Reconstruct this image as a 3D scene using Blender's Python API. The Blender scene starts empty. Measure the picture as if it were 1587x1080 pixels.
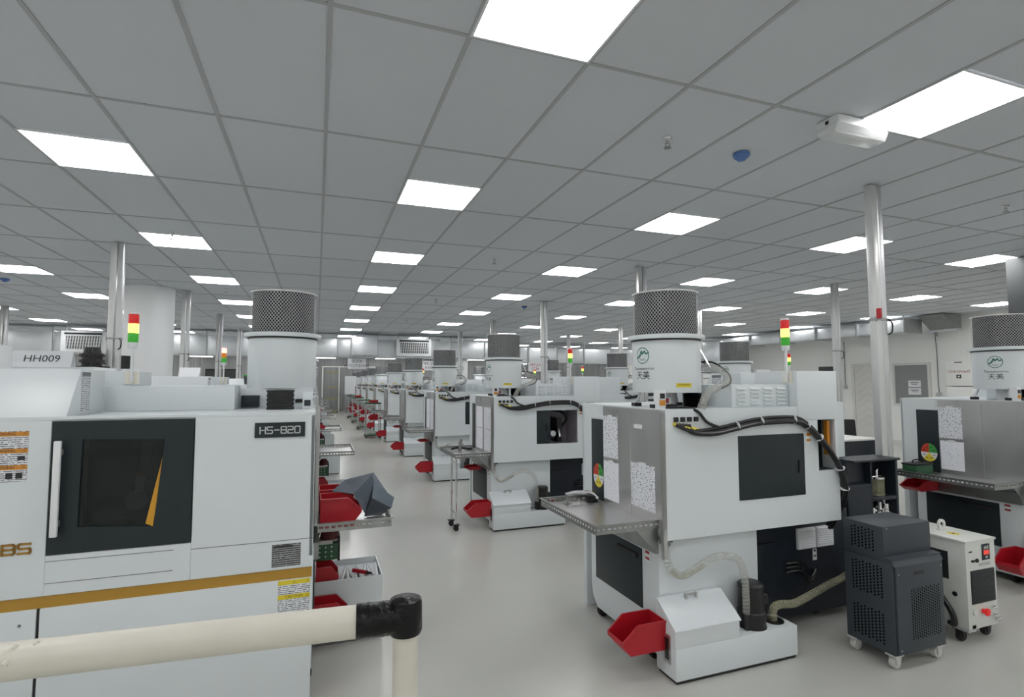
import bpy, bmesh, math, random
from mathutils import Vector, Matrix

random.seed(7)
PI = math.pi
S = bpy.context.scene
COL = S.collection

# ------------------------------------------------------------------ camera, world, exposure
F_PX = 828.26
YAW, PITCH, ROLL = 0.35031, 0.06362, -0.00187
CAM_Z = 1.6
CEIL = 3.165
cam_data = bpy.data.cameras.new('camera')
cam = bpy.data.objects.new('camera', cam_data)
COL.objects.link(cam)
cam_data.sensor_fit = 'HORIZONTAL'
cam_data.sensor_width = 36.0
cam_data.lens = F_PX / 1587.0 * 36.0
cam_data.clip_start = 0.05
cam_data.clip_end = 200
_f = Vector((math.sin(YAW) * math.cos(PITCH), math.cos(YAW) * math.cos(PITCH), math.sin(PITCH)))
_r = Vector((math.cos(YAW), -math.sin(YAW), 0))
_u = _r.cross(_f)
_r2 = _r * math.cos(ROLL) + _u * math.sin(ROLL)
_u2 = -_r * math.sin(ROLL) + _u * math.cos(ROLL)
_m = Matrix((( _r2.x, _u2.x, -_f.x, 0), (_r2.y, _u2.y, -_f.y, 0), (_r2.z, _u2.z, -_f.z, CAM_Z), (0, 0, 0, 1)))
cam.matrix_world = _m
S.camera = cam

world = bpy.data.worlds.new('world')
S.world = world
world.use_nodes = True
world.node_tree.nodes['Background'].inputs[0].default_value = (0.6, 0.65, 0.7, 1)
world.node_tree.nodes['Background'].inputs[1].default_value = 0.05
PANEL_STRENGTH = 11.5          # light given off by every ceiling panel
S.view_settings.view_transform = 'Standard'
S.view_settings.look = 'None'
S.view_settings.exposure = 0.0
S.view_settings.gamma = 1.0
S.view_settings.use_curve_mapping = False


def to_px(x, y, z):
    d = Vector((x, y, z - CAM_Z))
    w = d.dot(_f)
    if w < 0.05:
        return None
    return 793.5 + F_PX * d.dot(_r2) / w, 540 - F_PX * d.dot(_u2) / w


# ------------------------------------------------------------------ materials
MATS = {}


def mat(name, color, rough=0.5, metal=0.0, spec=0.5, noise=0.0, scale=8.0, stretch=None, bump=0.0, emit=None, strength=0.0, rough_var=0.0, coat=0.0):
    m = bpy.data.materials.new(name)
    m.use_nodes = True
    nt = m.node_tree
    b = nt.nodes['Principled BSDF']
    b.inputs['Base Color'].default_value = (*color, 1)
    b.inputs['Roughness'].default_value = rough
    b.inputs['Metallic'].default_value = metal
    b.inputs['Specular IOR Level'].default_value = spec
    b.inputs['Coat Weight'].default_value = coat
    if emit:
        b.inputs['Emission Color'].default_value = (*emit, 1)
        b.inputs['Emission Strength'].default_value = strength
    if noise or bump or rough_var:
        tc = nt.nodes.new('ShaderNodeTexCoord')
        mp = nt.nodes.new('ShaderNodeMapping')
        if stretch:
            mp.inputs['Scale'].default_value = stretch
        nz = nt.nodes.new('ShaderNodeTexNoise')
        nz.inputs['Scale'].default_value = scale
        nz.inputs['Detail'].default_value = 5
        nt.links.new(tc.outputs['Object'], mp.inputs['Vector'])
        nt.links.new(mp.outputs['Vector'], nz.inputs['Vector'])
        if noise:
            mx = nt.nodes.new('ShaderNodeMix')
            mx.data_type = 'RGBA'
            mx.inputs[6].default_value = (*[c * (1 - noise) for c in color], 1)
            mx.inputs[7].default_value = (*[min(1, c * (1 + noise)) for c in color], 1)
            nt.links.new(nz.outputs['Fac'], mx.inputs[0])
            nt.links.new(mx.outputs[2], b.inputs['Base Color'])
        if rough_var:
            mr = nt.nodes.new('ShaderNodeMapRange')
            mr.inputs[3].default_value = max(0.02, rough - rough_var)
            mr.inputs[4].default_value = rough + rough_var
            nt.links.new(nz.outputs['Fac'], mr.inputs[0])
            nt.links.new(mr.outputs[0], b.inputs['Roughness'])
        if bump:
            bp = nt.nodes.new('ShaderNodeBump')
            bp.inputs['Strength'].default_value = bump
            bp.inputs['Distance'].default_value = 0.01
            nt.links.new(nz.outputs['Fac'], bp.inputs['Height'])
            nt.links.new(bp.outputs['Normal'], b.inputs['Normal'])
    MATS[name] = m
    return m


def print_mat(name, paper, ink, lines=55.0, density=0.5, axis='Z', grain=90.0, drawing=False):
    """paper or plate printed with rows of small type (flat print only)"""
    m = bpy.data.materials.new(name)
    m.use_nodes = True
    nt = m.node_tree
    b = nt.nodes['Principled BSDF']
    b.inputs['Roughness'].default_value = 0.6
    tc = nt.nodes.new('ShaderNodeTexCoord')
    sp = nt.nodes.new('ShaderNodeSeparateXYZ')
    nt.links.new(tc.outputs['Object'], sp.inputs[0])
    mu = nt.nodes.new('ShaderNodeMath'); mu.operation = 'MULTIPLY'; mu.inputs[1].default_value = lines
    nt.links.new(sp.outputs[axis], mu.inputs[0])
    fr = nt.nodes.new('ShaderNodeMath'); fr.operation = 'FRACT'
    nt.links.new(mu.outputs[0], fr.inputs[0])
    gt = nt.nodes.new('ShaderNodeMath'); gt.operation = 'GREATER_THAN'; gt.inputs[1].default_value = 0.5
    nt.links.new(fr.outputs[0], gt.inputs[0])
    nz = nt.nodes.new('ShaderNodeTexNoise')
    nz.inputs['Scale'].default_value = grain
    nz.inputs['Detail'].default_value = 2
    nt.links.new(tc.outputs['Object'], nz.inputs['Vector'])
    g2 = nt.nodes.new('ShaderNodeMath'); g2.operation = 'GREATER_THAN'; g2.inputs[1].default_value = 1 - density
    nt.links.new(nz.outputs['Fac'], g2.inputs[0])
    mm = nt.nodes.new('ShaderNodeMath'); mm.operation = 'MULTIPLY'
    nt.links.new(gt.outputs[0], mm.inputs[0])
    nt.links.new(g2.outputs[0], mm.inputs[1])
    fac = mm.outputs[0]
    if drawing:
        cb = nt.nodes.new('ShaderNodeCombineXYZ')
        nt.links.new(sp.outputs['Y'], cb.inputs[0]); nt.links.new(sp.outputs['Z'], cb.inputs[1])
        n2 = nt.nodes.new('ShaderNodeTexNoise'); n2.inputs['Scale'].default_value = 14
        nt.links.new(tc.outputs['Object'], n2.inputs['Vector'])
        va = nt.nodes.new('ShaderNodeVectorMath'); va.operation = 'MULTIPLY_ADD'; va.inputs[1].default_value = (0.05, 0.05, 0)
        nt.links.new(n2.outputs['Color'], va.inputs[0]); nt.links.new(cb.outputs[0], va.inputs[2])
        bk = nt.nodes.new('ShaderNodeTexBrick')
        bk.inputs['Scale'].default_value = 22; bk.inputs['Mortar Size'].default_value = 0.018; bk.inputs['Mortar Smooth'].default_value = 0
        bk.inputs['Color1'].default_value = (0, 0, 0, 1); bk.inputs['Color2'].default_value = (0, 0, 0, 1); bk.inputs['Mortar'].default_value = (1, 1, 1, 1)
        bk.offset = 0.37; bk.squash = 1.7; bk.squash_frequency = 3
        nt.links.new(va.outputs[0], bk.inputs['Vector'])
        lt = nt.nodes.new('ShaderNodeMath'); lt.operation = 'MULTIPLY'; lt.inputs[1].default_value = 0.6
        nt.links.new(bk.outputs['Color'], lt.inputs[0])
        mx2 = nt.nodes.new('ShaderNodeMath'); mx2.operation = 'MAXIMUM'
        nt.links.new(lt.outputs[0], mx2.inputs[0]); nt.links.new(mm.outputs[0], mx2.inputs[1])
        fac = mx2.outputs[0]
    mx = nt.nodes.new('ShaderNodeMix'); mx.data_type = 'RGBA'
    mx.inputs[6].default_value = (*paper, 1)
    mx.inputs[7].default_value = (*ink, 1)
    nt.links.new(fac, mx.inputs[0])
    nt.links.new(mx.outputs[2], b.inputs['Base Color'])
    MATS[name] = m
    return m


def clear_mat(name, color, alpha, rough=0.15):
    m = bpy.data.materials.new(name)
    m.use_nodes = True
    nt = m.node_tree
    b = nt.nodes['Principled BSDF']
    b.inputs['Base Color'].default_value = (*color, 1)
    b.inputs['Roughness'].default_value = rough
    b.inputs['Alpha'].default_value = alpha
    MATS[name] = m
    return m


mat('white_paint', (0.675, 0.722, 0.738), 0.32, noise=0.02, scale=3)
mat('white_plain', (0.74, 0.76, 0.77), 0.4)
mat('warm_white', (0.78, 0.76, 0.66), 0.4, noise=0.05, scale=14, bump=0.05)
mat('pipe_white', (0.66, 0.64, 0.55), 0.36, noise=0.06, scale=16)
mat('dark_panel', (0.013, 0.021, 0.025), 0.45, noise=0.1, scale=6, spec=0.4)
mat('dark_navy', (0.012, 0.017, 0.025), 0.45, noise=0.12, scale=5, spec=0.4)
mat('trolley_dark', (0.040, 0.049, 0.060), 0.5, noise=0.08, scale=20)
mat('lining', (0.62, 0.58, 0.64), 0.5, noise=0.25, scale=6)
mat('interior_dark', (0.012, 0.013, 0.015), 0.5)
mat('black', (0.008, 0.008, 0.009), 0.35)
mat('black_matt', (0.014, 0.014, 0.015), 0.6)
mat('black_tape', (0.004, 0.004, 0.0045), 0.24, bump=0.5, scale=45, spec=0.3)
mat('rubber', (0.012, 0.012, 0.013), 0.7)
mat('steel', (0.56, 0.56, 0.555), 0.32, metal=0.95, noise=0.14, scale=5, stretch=(1, 1, 0.5), rough_var=0.12)
mat('steel_dark', (0.33, 0.34, 0.33), 0.38, metal=0.9, noise=0.2, scale=12)
mat('chrome', (0.75, 0.75, 0.76), 0.14, metal=1.0)
mat('galvanised', (0.56, 0.57, 0.58), 0.36, metal=0.85, noise=0.12, scale=7, rough_var=0.1)
mat('duct_metal', (0.70, 0.73, 0.75), 0.34, metal=0.8, noise=0.16, scale=3, bump=0.06)
mat('profile_white', (0.60, 0.61, 0.60), 0.3, metal=0.35, noise=0.05, scale=5)
mat('red_bin', (0.42, 0.008, 0.018), 0.38, noise=0.06, scale=10)
mat('red_dark', (0.10, 0.012, 0.012), 0.5)
mat('yellow', (0.60, 0.30, 0.02), 0.45)
mat('stripe_gold', (0.42, 0.235, 0.03), 0.4, noise=0.08, scale=6)
mat('gold', (0.42, 0.24, 0.06), 0.3, metal=0.5)
mat('orange', (0.62, 0.24, 0.02), 0.5)
mat('label_orange', (0.60, 0.25, 0.03), 0.5)
mat('label_yellow', (0.72, 0.58, 0.03), 0.5)
mat('label_white', (0.75, 0.77, 0.79), 0.5)
mat('ink', (0.02, 0.02, 0.022), 0.6)
mat('ink_grey', (0.16, 0.16, 0.17), 0.6)
mat('ink_red', (0.35, 0.02, 0.03), 0.6)
mat('letter_grey', (0.48, 0.50, 0.50), 0.35, metal=0.3)
mat('green_logo', (0.02, 0.16, 0.11), 0.5)
mat('wheel_red', (0.55, 0.05, 0.02), 0.5)
mat('wheel_green', (0.05, 0.32, 0.06), 0.5)
mat('wheel_yellow', (0.72, 0.60, 0.05), 0.5)
mat('green_paint', (0.03, 0.11, 0.05), 0.5)
mat('shelf_yellow', (0.42, 0.38, 0.13), 0.6)
mat('caster_grey', (0.55, 0.55, 0.53), 0.4)
mat('red_off_glow', (0.45, 0.01, 0.012), 0.3, emit=(1, 0.02, 0.02), strength=0.25)  # unlit red plastic, brightened by a faint added glow
mat('lamp_amber_on', (0.9, 0.6, 0.1), 0.3, emit=(1, 0.66, 0.12), strength=2.6)
mat('green_off_glow', (0.04, 0.30, 0.03), 0.3, emit=(0.05, 0.6, 0.03), strength=0.22)  # green lens is unlit; weak emission added to lift its colour
mat('lamp_red_on', (0.9, 0.1, 0.08), 0.3, emit=(1, 0.2, 0.16), strength=5.0)
mat('amber_off_glow', (0.55, 0.16, 0.01), 0.3, emit=(1, 0.3, 0.02), strength=0.25)  # amber lens when unlit, with a slight glow added
mat('display_red', (0.3, 0.01, 0.01), 0.3, emit=(1, 0.08, 0.06), strength=0.6)
mat('diffuser', (0.9, 0.9, 0.9), 0.5, emit=(1.0, 0.985, 0.99), strength=PANEL_STRENGTH)
mat('tile', (0.60, 0.625, 0.655), 0.8, noise=0.015, scale=3)
mat('grid_bar', (0.41, 0.42, 0.43), 0.55)
mat('blue_plastic', (0.10, 0.20, 0.46), 0.4)
mat('wall_white', (0.86, 0.87, 0.84), 0.6, noise=0.04, scale=1.3)
mat('wall_grey', (0.33, 0.34, 0.34), 0.5, metal=0.2, noise=0.1, scale=1.5)
mat('column_white', (0.78, 0.80, 0.80), 0.45, noise=0.05, scale=2)
mat('column_grey', (0.062, 0.068, 0.07), 0.6, noise=0.08, scale=3)
mat('door_white', (0.68, 0.68, 0.65), 0.4, noise=0.04, scale=4)
mat('frosted_grey', (0.26, 0.27, 0.27), 0.5)
mat('bluegrey_sheet', (0.055, 0.075, 0.098), 0.42, metal=0.2, noise=0.12, scale=22)
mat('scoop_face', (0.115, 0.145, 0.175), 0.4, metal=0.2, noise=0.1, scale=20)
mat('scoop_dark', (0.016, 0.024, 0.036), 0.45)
mat('core_pleat', (0.022, 0.024, 0.027), 0.6)
mat('hole', (0.0015, 0.002, 0.002), 1.0, spec=0.0)
mat('chiller_white', (0.66, 0.68, 0.64), 0.4, noise=0.04, scale=14)
mat('hose_wire', (0.30, 0.30, 0.28), 0.4)
mat('mesh_strand', (0.50, 0.52, 0.53), 0.35, metal=0.6)
print_mat('paper_drawing', (0.82, 0.84, 0.88), (0.10, 0.10, 0.13), 85, 0.41, 'Z', 75, True)
print_mat('paper_text', (0.82, 0.84, 0.89), (0.38, 0.40, 0.46), 80, 0.37, 'Z', 70)
print_mat('label_text', (0.72, 0.74, 0.77), (0.16, 0.17, 0.19), 110, 0.55, 'Z', 120)
print_mat('plate_text', (0.30, 0.31, 0.31), (0.03, 0.03, 0.03), 95, 0.62, 'Z', 110)
clear_mat('tint_glass', (0.010, 0.014, 0.015), 0.62, 0.06)
clear_mat('clear_hose', (0.60, 0.61, 0.56), 0.27, 0.1)
clear_mat('clear_hose_tan', (0.42, 0.41, 0.27), 0.42, 0.12)
clear_mat('clear_cover', (0.82, 0.84, 0.83), 0.38, 0.08)


def floor_material():
    m = bpy.data.materials.new('floor_epoxy')
    m.use_nodes = True
    nt = m.node_tree
    b = nt.nodes['Principled BSDF']
    tc = nt.nodes.new('ShaderNodeTexCoord')
    n1 = nt.nodes.new('ShaderNodeTexNoise'); n1.inputs['Scale'].default_value = 0.9; n1.inputs['Detail'].default_value = 6
    n2 = nt.nodes.new('ShaderNodeTexNoise'); n2.inputs['Scale'].default_value = 14; n2.inputs['Detail'].default_value = 4
    nt.links.new(tc.outputs['Object'], n1.inputs['Vector'])
    nt.links.new(tc.outputs['Object'], n2.inputs['Vector'])
    rp = nt.nodes.new('ShaderNodeValToRGB')
    rp.color_ramp.elements[0].position = 0.3; rp.color_ramp.elements[0].color = (0.495, 0.50, 0.465, 1)
    rp.color_ramp.elements[1].position = 0.7; rp.color_ramp.elements[1].color = (0.525, 0.53, 0.495, 1)
    nt.links.new(n1.outputs['Fac'], rp.inputs[0])
    # sparse small dark specks
    vo = nt.nodes.new('ShaderNodeTexVoronoi'); vo.inputs['Scale'].default_value = 3.2
    nt.links.new(tc.outputs['Object'], vo.inputs['Vector'])
    sx = nt.nodes.new('ShaderNodeSeparateColor'); nt.links.new(vo.outputs['Color'], sx.inputs[0])
    pick = nt.nodes.new('ShaderNodeMath'); pick.operation = 'GREATER_THAN'; pick.inputs[1].default_value = 0.86
    nt.links.new(sx.outputs[0], pick.inputs[0])
    ds = nt.nodes.new('ShaderNodeMath'); ds.operation = 'LESS_THAN'; ds.inputs[1].default_value = 0.035
    n3 = nt.nodes.new('ShaderNodeTexNoise'); n3.inputs['Scale'].default_value = 60
    nt.links.new(tc.outputs['Object'], n3.inputs['Vector'])
    ad = nt.nodes.new('ShaderNodeMath'); ad.operation = 'MULTIPLY_ADD'; ad.inputs[1].default_value = 0.07; 
    nt.links.new(n3.outputs['Fac'], ad.inputs[0]); nt.links.new(vo.outputs['Distance'], ad.inputs[2])
    sb_ = nt.nodes.new('ShaderNodeMath'); sb_.operation = 'SUBTRACT'; sb_.inputs[1].default_value = 0.02
    nt.links.new(ad.outputs[0], sb_.inputs[0]); nt.links.new(sb_.outputs[0], ds.inputs[0])
    th = nt.nodes.new('ShaderNodeMath'); th.operation = 'MULTIPLY'
    nt.links.new(pick.outputs[0], th.inputs[0]); nt.links.new(ds.outputs[0], th.inputs[1])
    th2 = nt.nodes.new('ShaderNodeMath'); th2.operation = 'MULTIPLY'; th2.inputs[1].default_value = 0.75
    nt.links.new(th.outputs[0], th2.inputs[0])
    mx = nt.nodes.new('ShaderNodeMix'); mx.data_type = 'RGBA'
    mx.inputs[7].default_value = (0.14, 0.135, 0.125, 1)
    nt.links.new(th2.outputs[0], mx.inputs[0])
    nt.links.new(rp.outputs[0], mx.inputs[6])
    nt.links.new(mx.outputs[2], b.inputs['Base Color'])
    mr = nt.nodes.new('ShaderNodeMapRange'); mr.inputs[3].default_value = 0.17; mr.inputs[4].default_value = 0.30
    nt.links.new(n2.outputs['Fac'], mr.inputs[0])
    nt.links.new(mr.outputs[0], b.inputs['Roughness'])
    bp = nt.nodes.new('ShaderNodeBump'); bp.inputs['Strength'].default_value = 0.05; bp.inputs['Distance'].default_value = 0.01
    nt.links.new(n2.outputs['Fac'], bp.inputs['Height'])
    nt.links.new(bp.outputs['Normal'], b.inputs['Normal'])
    MATS['floor_epoxy'] = m


floor_material()


# ------------------------------------------------------------------ mesh helpers
def coil(pts, r, turns, wire=0.0011):
    P = spline(pts, 12)
    L = [0.0]
    for i in range(1, len(P)):
        L.append(L[-1] + (P[i] - P[i - 1]).length)
    out = []
    n = turns * 10
    j = 0
    for i in range(n + 1):
        d = L[-1] * i / n
        while j < len(L) - 2 and L[j + 1] < d:
            j += 1
        f = (d - L[j]) / max(1e-6, L[j + 1] - L[j])
        p = P[j].lerp(P[j + 1], f)
        t = (P[j + 1] - P[j]).normalized()
        a = Vector((0.3, 0.2, 1)).normalized()
        u = t.cross(a).normalized(); w = t.cross(u)
        an = 2 * PI * i / 10
        out.append(p + u * math.cos(an) * r + w * math.sin(an) * r)
    return MB().tube(out, wire, 4, 1)


class MB:
    """collects shapes; build() links them as ONE mesh object"""

    def __init__(self):
        self.v, self.f, self.mi, self.mats = [], [], [], []
        self.cur = 0

    def m(self, name):
        if name not in self.mats:
            self.mats.append(name)
        self.cur = self.mats.index(name)
        return self

    def add(self, vs, fs):
        o = len(self.v)
        self.v += [tuple(p) for p in vs]
        for f in fs:
            self.f.append(tuple(o + i for i in f))
            self.mi.append(self.cur)
        return self

    def box(self, x0, x1, y0, y1, z0, z1):
        vs = [(x0, y0, z0), (x1, y0, z0), (x1, y1, z0), (x0, y1, z0), (x0, y0, z1), (x1, y0, z1), (x1, y1, z1), (x0, y1, z1)]
        return self.add(vs, [(0, 3, 2, 1), (4, 5, 6, 7), (0, 1, 5, 4), (1, 2, 6, 5), (2, 3, 7, 6), (3, 0, 4, 7)])

    def prism(self, poly, axis, a, b):
        """poly: 2D points (other two axes in order), extruded along axis from a to b"""
        def P(p, t):
            if axis == 'x': return (t, p[0], p[1])
            if axis == 'y': return (p[0], t, p[1])
            return (p[0], p[1], t)
        n = len(poly)
        vs = [P(p, a) for p in poly] + [P(p, b) for p in poly]
        fs = [tuple(range(n))[::-1], tuple(range(n, 2 * n))]
        for i in range(n):
            j = (i + 1) % n
            fs.append((i, j, n + j, n + i))
        return self.add(vs, fs)

    def cyl(self, p0, p1, r, seg=16, r2=None, caps=True):
        p0, p1 = Vector(p0), Vector(p1)
        d = (p1 - p0).normalized()
        a = Vector((0, 0, 1)) if abs(d.z) < 0.9 else Vector((1, 0, 0))
        u = d.cross(a).normalized(); w = d.cross(u)
        r2 = r if r2 is None else r2
        vs = []
        for p, rr in ((p0, r), (p1, r2)):
            for i in range(seg):
                t = 2 * PI * i / seg
                vs.append(p + u * math.cos(t) * rr + w * math.sin(t) * rr)
        fs = [(i, (i + 1) % seg, seg + (i + 1) % seg, seg + i) for i in range(seg)]
        if caps:
            fs += [tuple(range(seg))[::-1], tuple(range(seg, 2 * seg))]
        return self.add(vs, fs)

    def lathe(self, prof, c=(0, 0, 0), seg=24):
        vs, n = [], len(prof)
        for i in range(seg):
            t = 2 * PI * i / seg
            for r, z in prof:
                vs.append((c[0] + r * math.cos(t), c[1] + r * math.sin(t), c[2] + z))
        fs = []
        for i in range(seg):
            j = (i + 1) % seg
            for k in range(n - 1):
                fs.append((i * n + k, j * n + k, j * n + k + 1, i * n + k + 1))
        return self.add(vs, fs)

    def tube(self, pts, r, seg=10, smooth=6, ribs=0.0):
        P = spline(pts, smooth)
        n = len(P)
        T = [(P[min(i + 1, n - 1)] - P[max(i - 1, 0)]).normalized() for i in range(n)]
        a = Vector((0, 0, 1)) if abs(T[0].z) < 0.9 else Vector((1, 0, 0))
        u = (a - T[0] * a.dot(T[0])).normalized()
        vs = []
        for i in range(n):
            u = (u - T[i] * u.dot(T[i])).normalized()
            w = T[i].cross(u)
            rr = r * (1 + (ribs if i % 2 else 0))
            for k in range(seg):
                t = 2 * PI * k / seg
                vs.append(P[i] + u * math.cos(t) * rr + w * math.sin(t) * rr)
        fs = []
        for i in range(n - 1):
            for k in range(seg):
                l = (k + 1) % seg
                fs.append((i * seg + k, i * seg + l, (i + 1) * seg + l, (i + 1) * seg + k))
        fs += [tuple(range(seg))[::-1], tuple(range((n - 1) * seg, n * seg))]
        return self.add(vs, fs)

    def build(self, name, material=None, parent=None, bevel=0.0, smooth=True, loc=None, bseg=2):
        me = bpy.data.meshes.new(name)
        me.from_pydata([tuple(p) for p in self.v], [], self.f)
        mats = self.mats if self.mats else [material]
        for n in mats:
            me.materials.append(MATS[n])
        if self.mats:
            me.polygons.foreach_set('material_index', self.mi)
        bm = bmesh.new(); bm.from_mesh(me)
        bmesh.ops.recalc_face_normals(bm, faces=bm.faces)
        if bevel:
            es = [e for e in bm.edges if len(e.link_faces) == 2 and e.calc_face_angle(0) > 0.6]
            bmesh.ops.bevel(bm, geom=es, offset=bevel, segments=bseg, affect='EDGES', profile=0.6, clamp_overlap=True)
        bm.to_mesh(me); bm.free()
        if smooth:
            me.polygons.foreach_set('use_smooth', [True] * len(me.polygons))
            me.set_sharp_from_angle(angle=math.radians(32))
        me.update()
        o = bpy.data.objects.new(name, me)
        COL.objects.link(o)
        if loc:
            o.location = loc
        if parent:
            o.parent = parent
        return o


def spline(pts, k):
    P = [Vector(p) for p in pts]
    if k <= 1 or len(P) < 3:
        return P
    out = []
    for i in range(len(P) - 1):
        p0 = P[max(i - 1, 0)]; p1 = P[i]; p2 = P[i + 1]; p3 = P[min(i + 2, len(P) - 1)]
        for j in range(k):
            t = j / k
            out.append(0.5 * ((2 * p1) + (p2 - p0) * t + (2 * p0 - 5 * p1 + 4 * p2 - p3) * t * t + (3 * p1 - p0 - 3 * p2 + p3) * t ** 3))
    out.append(P[-1])
    return out


def bx(name, material, parent, x0, x1, y0, y1, z0, z1, bevel=0.0):
    return MB().box(x0, x1, y0, y1, z0, z1).build(name, material, parent, bevel)


def thing(name, label, cat, loc=(0, 0, 0), rz=0.0, group=None):
    o = bpy.data.objects.new(name, None)
    COL.objects.link(o)
    o.empty_display_size = 0.1
    o.location = loc
    o.rotation_euler = (0, 0, rz)
    o['label'] = label
    o['category'] = cat
    if group:
        o['group'] = group
    return o


def tag(o, label, cat, group=None, kind=None):
    o['label'] = label
    o['category'] = cat
    if group:
        o['group'] = group
    if kind:
        o['kind'] = kind
    return o


def struct(o):
    o['kind'] = 'structure'
    return o


KIDS = {}


def copy_tree(o, parent=None):
    c = o.copy()
    COL.objects.link(c)
    if parent:
        c.parent = parent
    for ch in [x for x in bpy.data.objects if x.parent == o] if o.name not in KIDS else KIDS[o.name]:
        copy_tree(ch, c)
    return c


def freeze_kids(root):
    """remember the children of a prototype once, so that copies are quick"""
    allo = list(bpy.data.objects)
    def rec(o):
        ks = [x for x in allo if x.parent == o]
        KIDS[o.name] = ks
        for k in ks:
            rec(k)
    rec(root)


def dup(root, loc, rz, label, group=None):
    r = copy_tree(root)
    r.location = loc
    r.rotation_euler = (0, 0, rz)
    r['label'] = label
    if group:
        r['group'] = group
    return r


_txt = {}


def text_geo(body, size):
    """flat lettering as triangles, centred on the origin in the XY plane"""
    key = (body, size)
    if key in _txt:
        return _txt[key]
    cu = bpy.data.curves.new('lettering', 'FONT')
    cu.body = body
    cu.size = size
    cu.align_x = 'CENTER'
    cu.align_y = 'CENTER'
    cu.resolution_u = 3
    ob = bpy.data.objects.new('lettering', cu)
    COL.objects.link(ob)
    dg = bpy.context.evaluated_depsgraph_get()
    dg.update()
    me = bpy.data.meshes.new_from_object(ob.evaluated_get(dg))
    vs = [v.co.copy() for v in me.vertices]
    fs = [tuple(p.vertices) for p in me.polygons]
    bpy.data.objects.remove(ob)
    bpy.data.curves.remove(cu)
    bpy.data.meshes.remove(me)
    _txt[key] = (vs, fs)
    return vs, fs


AX = {'-y': ((1, 0, 0), (0, 0, 1), (0, -1, 0)), '+y': ((-1, 0, 0), (0, 0, 1), (0, 1, 0)),
      '-x': ((0, -1, 0), (0, 0, 1), (-1, 0, 0)), '+x': ((0, 1, 0), (0, 0, 1), (1, 0, 0)),
      '+z': ((1, 0, 0), (0, 1, 0), (0, 0, 1))}


def put_text(mb, body, size, c, face, off=0.001, sx=1.0, rot=0.0):
    vs, fs = text_geo(body, size)
    X, Y, N = [Vector(a) for a in AX[face]]
    c = Vector(c)
    out = []
    for v in vs:
        x, y = v.x * sx, v.y
        if rot:
            x, y = x * math.cos(rot) - y * math.sin(rot), x * math.sin(rot) + y * math.cos(rot)
        out.append(c + X * x + Y * y + N * off)
    return mb.add(out, fs)


def rect_on(mb, c, face, w, h, off=0.0, th=0.002):
    """a thin plate of w x h centred at c, standing th proud of the face"""
    X, Y, N = [Vector(a) for a in AX[face]]
    c = Vector(c) + N * off
    vs = []
    for t in (0, th):
        for a, b in ((-1, -1), (1, -1), (1, 1), (-1, 1)):
            vs.append(c + X * a * w / 2 + Y * b * h / 2 + N * t)
    return mb.add(vs, [(0, 3, 2, 1), (4, 5, 6, 7), (0, 1, 5, 4), (1, 2, 6, 5), (2, 3, 7, 6), (3, 0, 4, 7)])


BLOCK = {'H': [[(0, 0), (0, 1)], [(1, 0), (1, 1)], [(0, .5), (1, .5)]],
         'S': [[(1, 1), (.12, 1), (0, .88), (0, .62), (.12, .5), (.88, .5), (1, .38), (1, .12), (.88, 0), (0, 0)]],
         '-': [[(.1, .5), (.9, .5)]],
         '8': [[(.12, 0), (.88, 0), (1, .12), (1, .38), (.88, .5), (1, .62), (1, .88), (.88, 1), (.12, 1), (0, .88), (0, .62), (.12, .5), (0, .38), (0, .12), (.12, 0)], [(.12, .5), (.88, .5)]],
         '2': [[(0, 1), (.88, 1), (1, .88), (1, .62), (.88, .5), (.12, .5), (0, .38), (0, 0), (1, 0)]],
         '0': [[(.12, 0), (.88, 0), (1, .12), (1, .88), (.88, 1), (.12, 1), (0, .88), (0, .12), (.12, 0)]],
         'N': [[(0, 0), (0, 1)], [(0, 1), (1, 0)], [(1, 0), (1, 1)]],
         'B': [[(0, 0), (0, 1), (.88, 1), (1, .88), (1, .62), (.88, .5), (1, .38), (1, .12), (.88, 0), (0, 0)], [(0, .5), (.88, .5)]]}


def block_text(mb, body, w, h, sw, c, face, off):
    """squared-off maker's lettering drawn in strokes"""
    X, Y, N = [Vector(a) for a in AX[face]]
    c = Vector(c) + N * off
    adv = w * 1.32
    x0 = -adv * len(body) / 2 + (adv - w) / 2
    for k, chx in enumerate(body):
        for line in BLOCK[chx]:
            P = [Vector((x0 + k * adv + a * w, (b - 0.5) * h)) for a, b in line]
            for i in range(len(P) - 1):
                d = (P[i + 1] - P[i]).normalized()
                n = Vector((-d.y, d.x)) * sw / 2
                a, b = P[i] - d * sw * 0.42, P[i + 1] + d * sw * 0.42
                mb.add([c + X * q.x + Y * q.y for q in (a + n, b + n, b - n, a - n)], [(0, 1, 2, 3)])
    return mb


def wrap(vs, r, ang, z, off=0.0012):
    """bend flat lettering (XY) round a vertical cylinder; ang = direction it faces"""
    out = []
    for v in vs:
        a = ang + v.x / r
        out.append((math.cos(a) * (r + off), math.sin(a) * (r + off), z + v.y))
    return out


ORD = ['first', 'second', 'third', 'fourth', 'fifth', 'sixth', 'seventh', 'eighth', 'ninth', 'tenth', 'eleventh', 'twelfth',
       'thirteenth', 'fourteenth', 'fifteenth', 'sixteenth', 'seventeenth', 'eighteenth', 'nineteenth', 'twentieth']

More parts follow.
